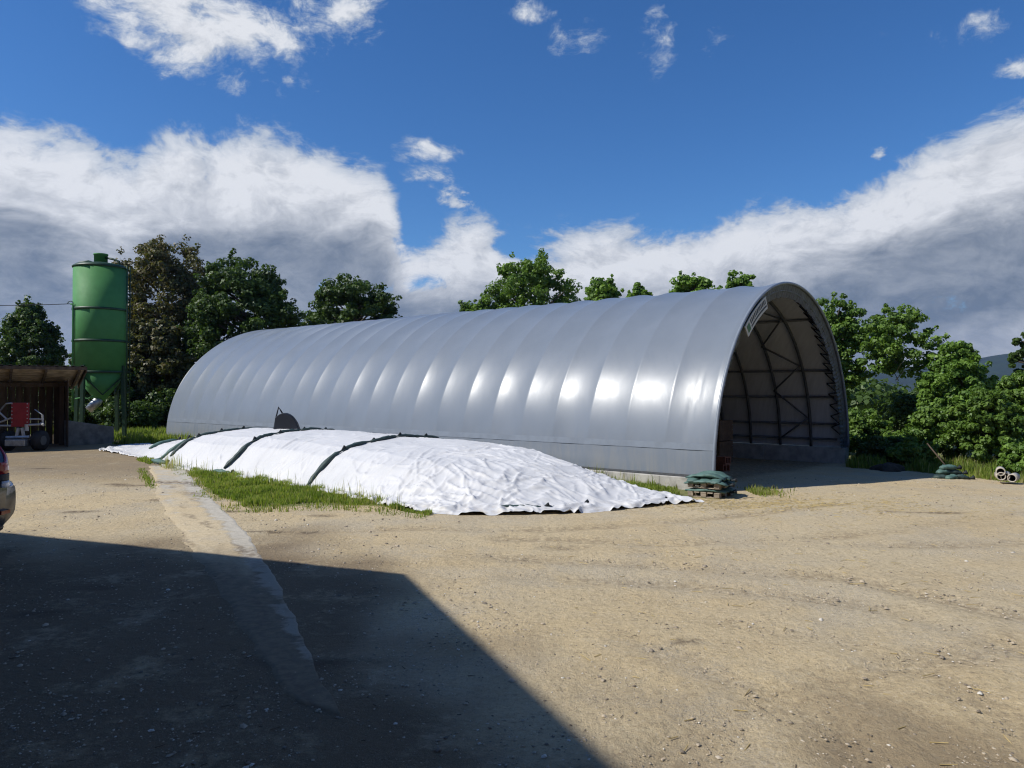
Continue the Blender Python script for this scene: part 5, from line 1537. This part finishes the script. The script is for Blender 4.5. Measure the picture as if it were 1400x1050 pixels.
def build_grass():
    rg = np.random.default_rng(160)
    pol = [gp(*p) for p in ((256, 641), (290, 672), (335, 694), (380, 690), (440, 688), (520, 692), (555, 698), (545, 684), (430, 664), (400, 655), (300, 640))]
    X, Y = scatter_poly(pol, 30000, rg, .22); blades('grass', 'sparse short grass fringing the bright strip beside the tarpaulin', *scatter_poly([gp(*p) for p in ((246, 640), (275, 676), (330, 703), (390, 700), (450, 697), (540, 706), (600, 709), (560, 690), (430, 680), (300, 655))], 5000, rg, .5), .07, rg, .007, .35); blades('grass', 'bright grass strip along the near foot of the white tarpaulin', X, Y, .105, rg, .008)
    pol = [gp(*p) for p in ((545, 698), (588, 705), (592, 700), (560, 692))]
    X, Y = scatter_poly(pol, 1200, rg, .1); blades('grass', 'short grass tuft at the front corner of the white tarpaulin', X, Y, .09, rg, .008)
    pol = [gp(*p) for p in ((188, 628), (205, 635), (212, 631), (200, 626))]
    X, Y = scatter_poly(pol, 900, rg, .1); blades('grass', 'small grass tuft left of the white tarpaulin tail', X, Y, .10, rg, .012)
    t = rg.uniform(-.7, 4.5, 16000); w = rg.uniform(-1.25, -.12, 16000); wl = np.interp(t, [-.7, .2, 1.2, 2.5, 4.5], [-1.1, -1.15, -1.0, -.7, -.5]); k = w > wl
    X, Y = tw(t[k], w[k]); blades('grass', 'grass between the white tarpaulin and the near wall of the hall', X, Y, .12, rg, .008)
    t = rg.uniform(16.5, 22.8, 7000); w = rg.uniform(-2.0, -.1, 7000); k = w > np.interp(t, [16.5, 20, 22.8], [-.45, -1.0, -1.8])
    X, Y = tw(t[k], w[k]); blades('grass', 'grass along the far left foot of the hall', X, Y, .35, rg, .018)
    lawn = [(-16.2, 29.6), (-14.6, 28.6), (-13.5, 28.3), (-12.0, 30.5), (-11.0, 36.0), (-22, 40), (-24, 34), (-18.5, 33)]
    X, Y = scatter_poly(lawn, 30000, rg, .3); blades('grass', 'lawn beyond the silo lit by the sun', X, Y, .26, rg, .02)
    t = rg.normal(-.75, .22, 1500); w = rg.normal(.35, .3, 1500); X, Y = tw(t, w); blades('grass', 'dry grass tuft right of the pallet stack', X, Y, .10, rg, .008, .4)
    ver = [gp(1318, 651, -.15), gp(1345, 654, -.15), gp(1400, 659, -.15), gp(1460, 664, -.15), (18, 18), (16, 22), (11.5, 22)]
    X, Y = scatter_poly(ver, 15000, rg, .3); blades('grass', 'grass verge below the bushes at the right', X, Y, .26, rg, .013)
    ver = [gp(1165, 640, -.2), gp(1250, 643, -.18), gp(1318, 649, -.15), (12.5, 21.5), (11.0, 23.0), (10.3, 22.6)]
    X, Y = scatter_poly(ver, 6000, rg, .3); blades('grass', 'shaded weeds along the bushes beside the hall', X, Y, .30, rg, .014)
    # thin weeds against the sheet and the footing
    t = np.concatenate([rg.normal(12.7, .35, 160), rg.uniform(3.0, 12., 260), rg.normal(5.0, .6, 120)]); wn = w_near(t); w = wn + rg.uniform(-.25, .12, len(t)); X, Y = tw(t, w)
    blades('weeds', 'thin dry weed stalks in front of the white tarpaulin', X, Y, .30, rg, .005, .7, lean=.3)
    t = rg.uniform(-.2, 3.5, 260); w = rg.uniform(-.35, -.15, 260); X, Y = tw(t, w); blades('weeds', 'thin weed stalks against the pale footing of the hall', X, Y, .30, rg, .006, .4)
    # sprouts on the slab joints
    px = rg.uniform(0, 1, 500); a = np.array(gp(193, 640)); b = np.array(gp(210, 668)); X = a[0] + (b[0] - a[0]) * px + rg.normal(0, .06, 500); Y = a[1] + (b[1] - a[1]) * px
    blades('weeds', 'sprouts along the joint beside the concrete strip', X, Y, .07, rg, .008)
build_grass()

def build_pebbles():
    rg = np.random.default_rng(170)
    # stones thin out with distance
    n = 42000
    Y = 2.8 + 15 * rg.uniform(0, 1, n) ** 1.7; X = rg.uniform(-.78, .78, n) * Y
    t, w = to_tw(X, Y)
    k = (fbm(X * .8, Y * .8, 3, 171) + rg.uniform(-.25, .35, n) > .05); k |= rg.uniform(0, 1, n) < .10
    k &= ~((w > -5.6) & (t > -.6) & (t < 22) & (w < .4))
    X, Y = X[k], Y[k]; n = len(X)
    s = np.clip(np.exp(rg.normal(-5.45, .50, n)), .002, .020) * (1 + Y * .035)
    base = np.array([(1, 0, 0), (-1, 0, 0), (0, 1, 0), (0, -1, 0), (0, 0, .9), (.65, .65, .6), (-.65, .6, .5), (.6, -.65, .5)])
    F_ = np.array([(4, 0, 5), (4, 5, 2), (4, 2, 6), (4, 6, 1), (4, 1, 3), (4, 3, 7), (4, 7, 0), (0, 2, 5), (2, 1, 6), (3, 0, 7)])
    nb = len(base)
    V = base[None] * (1 + rg.uniform(-.42, .42, (n, nb, 3))) * s[:, None, None] * np.array((1.2, 1, .75)); a = rg.uniform(0, 6.28, n)
    ca, sa = np.cos(a)[:, None], np.sin(a)[:, None]
    x = V[..., 0] * ca - V[..., 1] * sa + X[:, None]; y = V[..., 0] * sa + V[..., 1] * ca + Y[:, None]; z = V[..., 2] + (gz(X, Y) + s * .12)[:, None]
    f = (np.arange(n)[:, None, None] * nb + F_[None]).reshape(-1, 3)
    tn = np.repeat(rg.uniform(0, 1, n), nb)
    tag(mesh_np('gravel', np.stack([x, y, z], -1).reshape(-1, 3), f, M['stone'], attrs=dict(tint=tn)), 'loose pebbles scattered over the dirt yard', 'gravel', kind='stuff')
    # straw and twigs
    def sticks(name, label, X, Y, L, wd, m, cat):
        n = len(X); a = rg.uniform(0, 6.28, n); L = L * rg.uniform(.4, 1.3, n); Z = gz(X, Y) + .006
        d = np.stack([np.cos(a) * L, np.sin(a) * L, rg.uniform(-.1, .15, n) * L], -1); sdv = np.stack([-np.sin(a) * wd, np.cos(a) * wd, 0 * a], -1); up = np.array((0, 0, wd * 1.2))
        P = np.stack([X, Y, Z], -1)
        V = np.stack([P - d / 2 - sdv, P - d / 2 + sdv, P - d / 2 + up, P + d / 2 - sdv, P + d / 2 + sdv, P + d / 2 + up], 1).reshape(-1, 3)
        b = np.arange(n)[:, None] * 6
        f = np.concatenate([b + np.array([[0, 1, 4, 3]]), b + np.array([[1, 2, 5, 4]]), b + np.array([[2, 0, 3, 5]])])
        tag(mesh_np(name, V, f, m), label, cat, kind='stuff')
    cx, cy = gp(1045, 690)
    X = np.concatenate([rg.normal(cx, 1.1, 900), rg.normal(6.0, 2.0, 350), rg.uniform(.5, 5.5, 160)]); Y = np.concatenate([rg.normal(cy, .35, 900), rg.normal(12.6, .9, 350), rg.uniform(3.5, 10, 160)])
    sticks('straw', 'yellow straw scattered on the dirt in front of the hall', X, Y, .10, .0035, M['straw'], 'straw')
    n = 170; Y = 3 + 11 * rg.uniform(0, 1, n) ** 1.6; X = rg.uniform(-.7, .75, n) * Y
    sticks('twigs', 'small dark twigs and bark scraps scattered over the yard', X, Y, .055, .0025, M['twig'], 'twigs')
build_pebbles()

# ------------------------------------------------------------------ air
def build_haze():
    m = bpy.data.materials.new('haze_air'); m.use_nodes = True
    k = NT(m.node_tree); m.node_tree.nodes.clear()
    out = k.new('ShaderNodeOutputMaterial'); v = k.new('ShaderNodeVolumePrincipled')
    v.inputs['Color'].default_value = (.30, .52, 1.0, 1); v.inputs['Density'].default_value = HAZE; v.inputs['Anisotropy'].default_value = .3
    k.l.new(v.outputs[0], out.inputs['Volume'])
    mb = MB(); mb.box((0, 0, 108), (6400, 6400, 250)); o = mb.build('haze', m)
    tag(o, kind='stuff')
HAZE = .00010
build_haze()
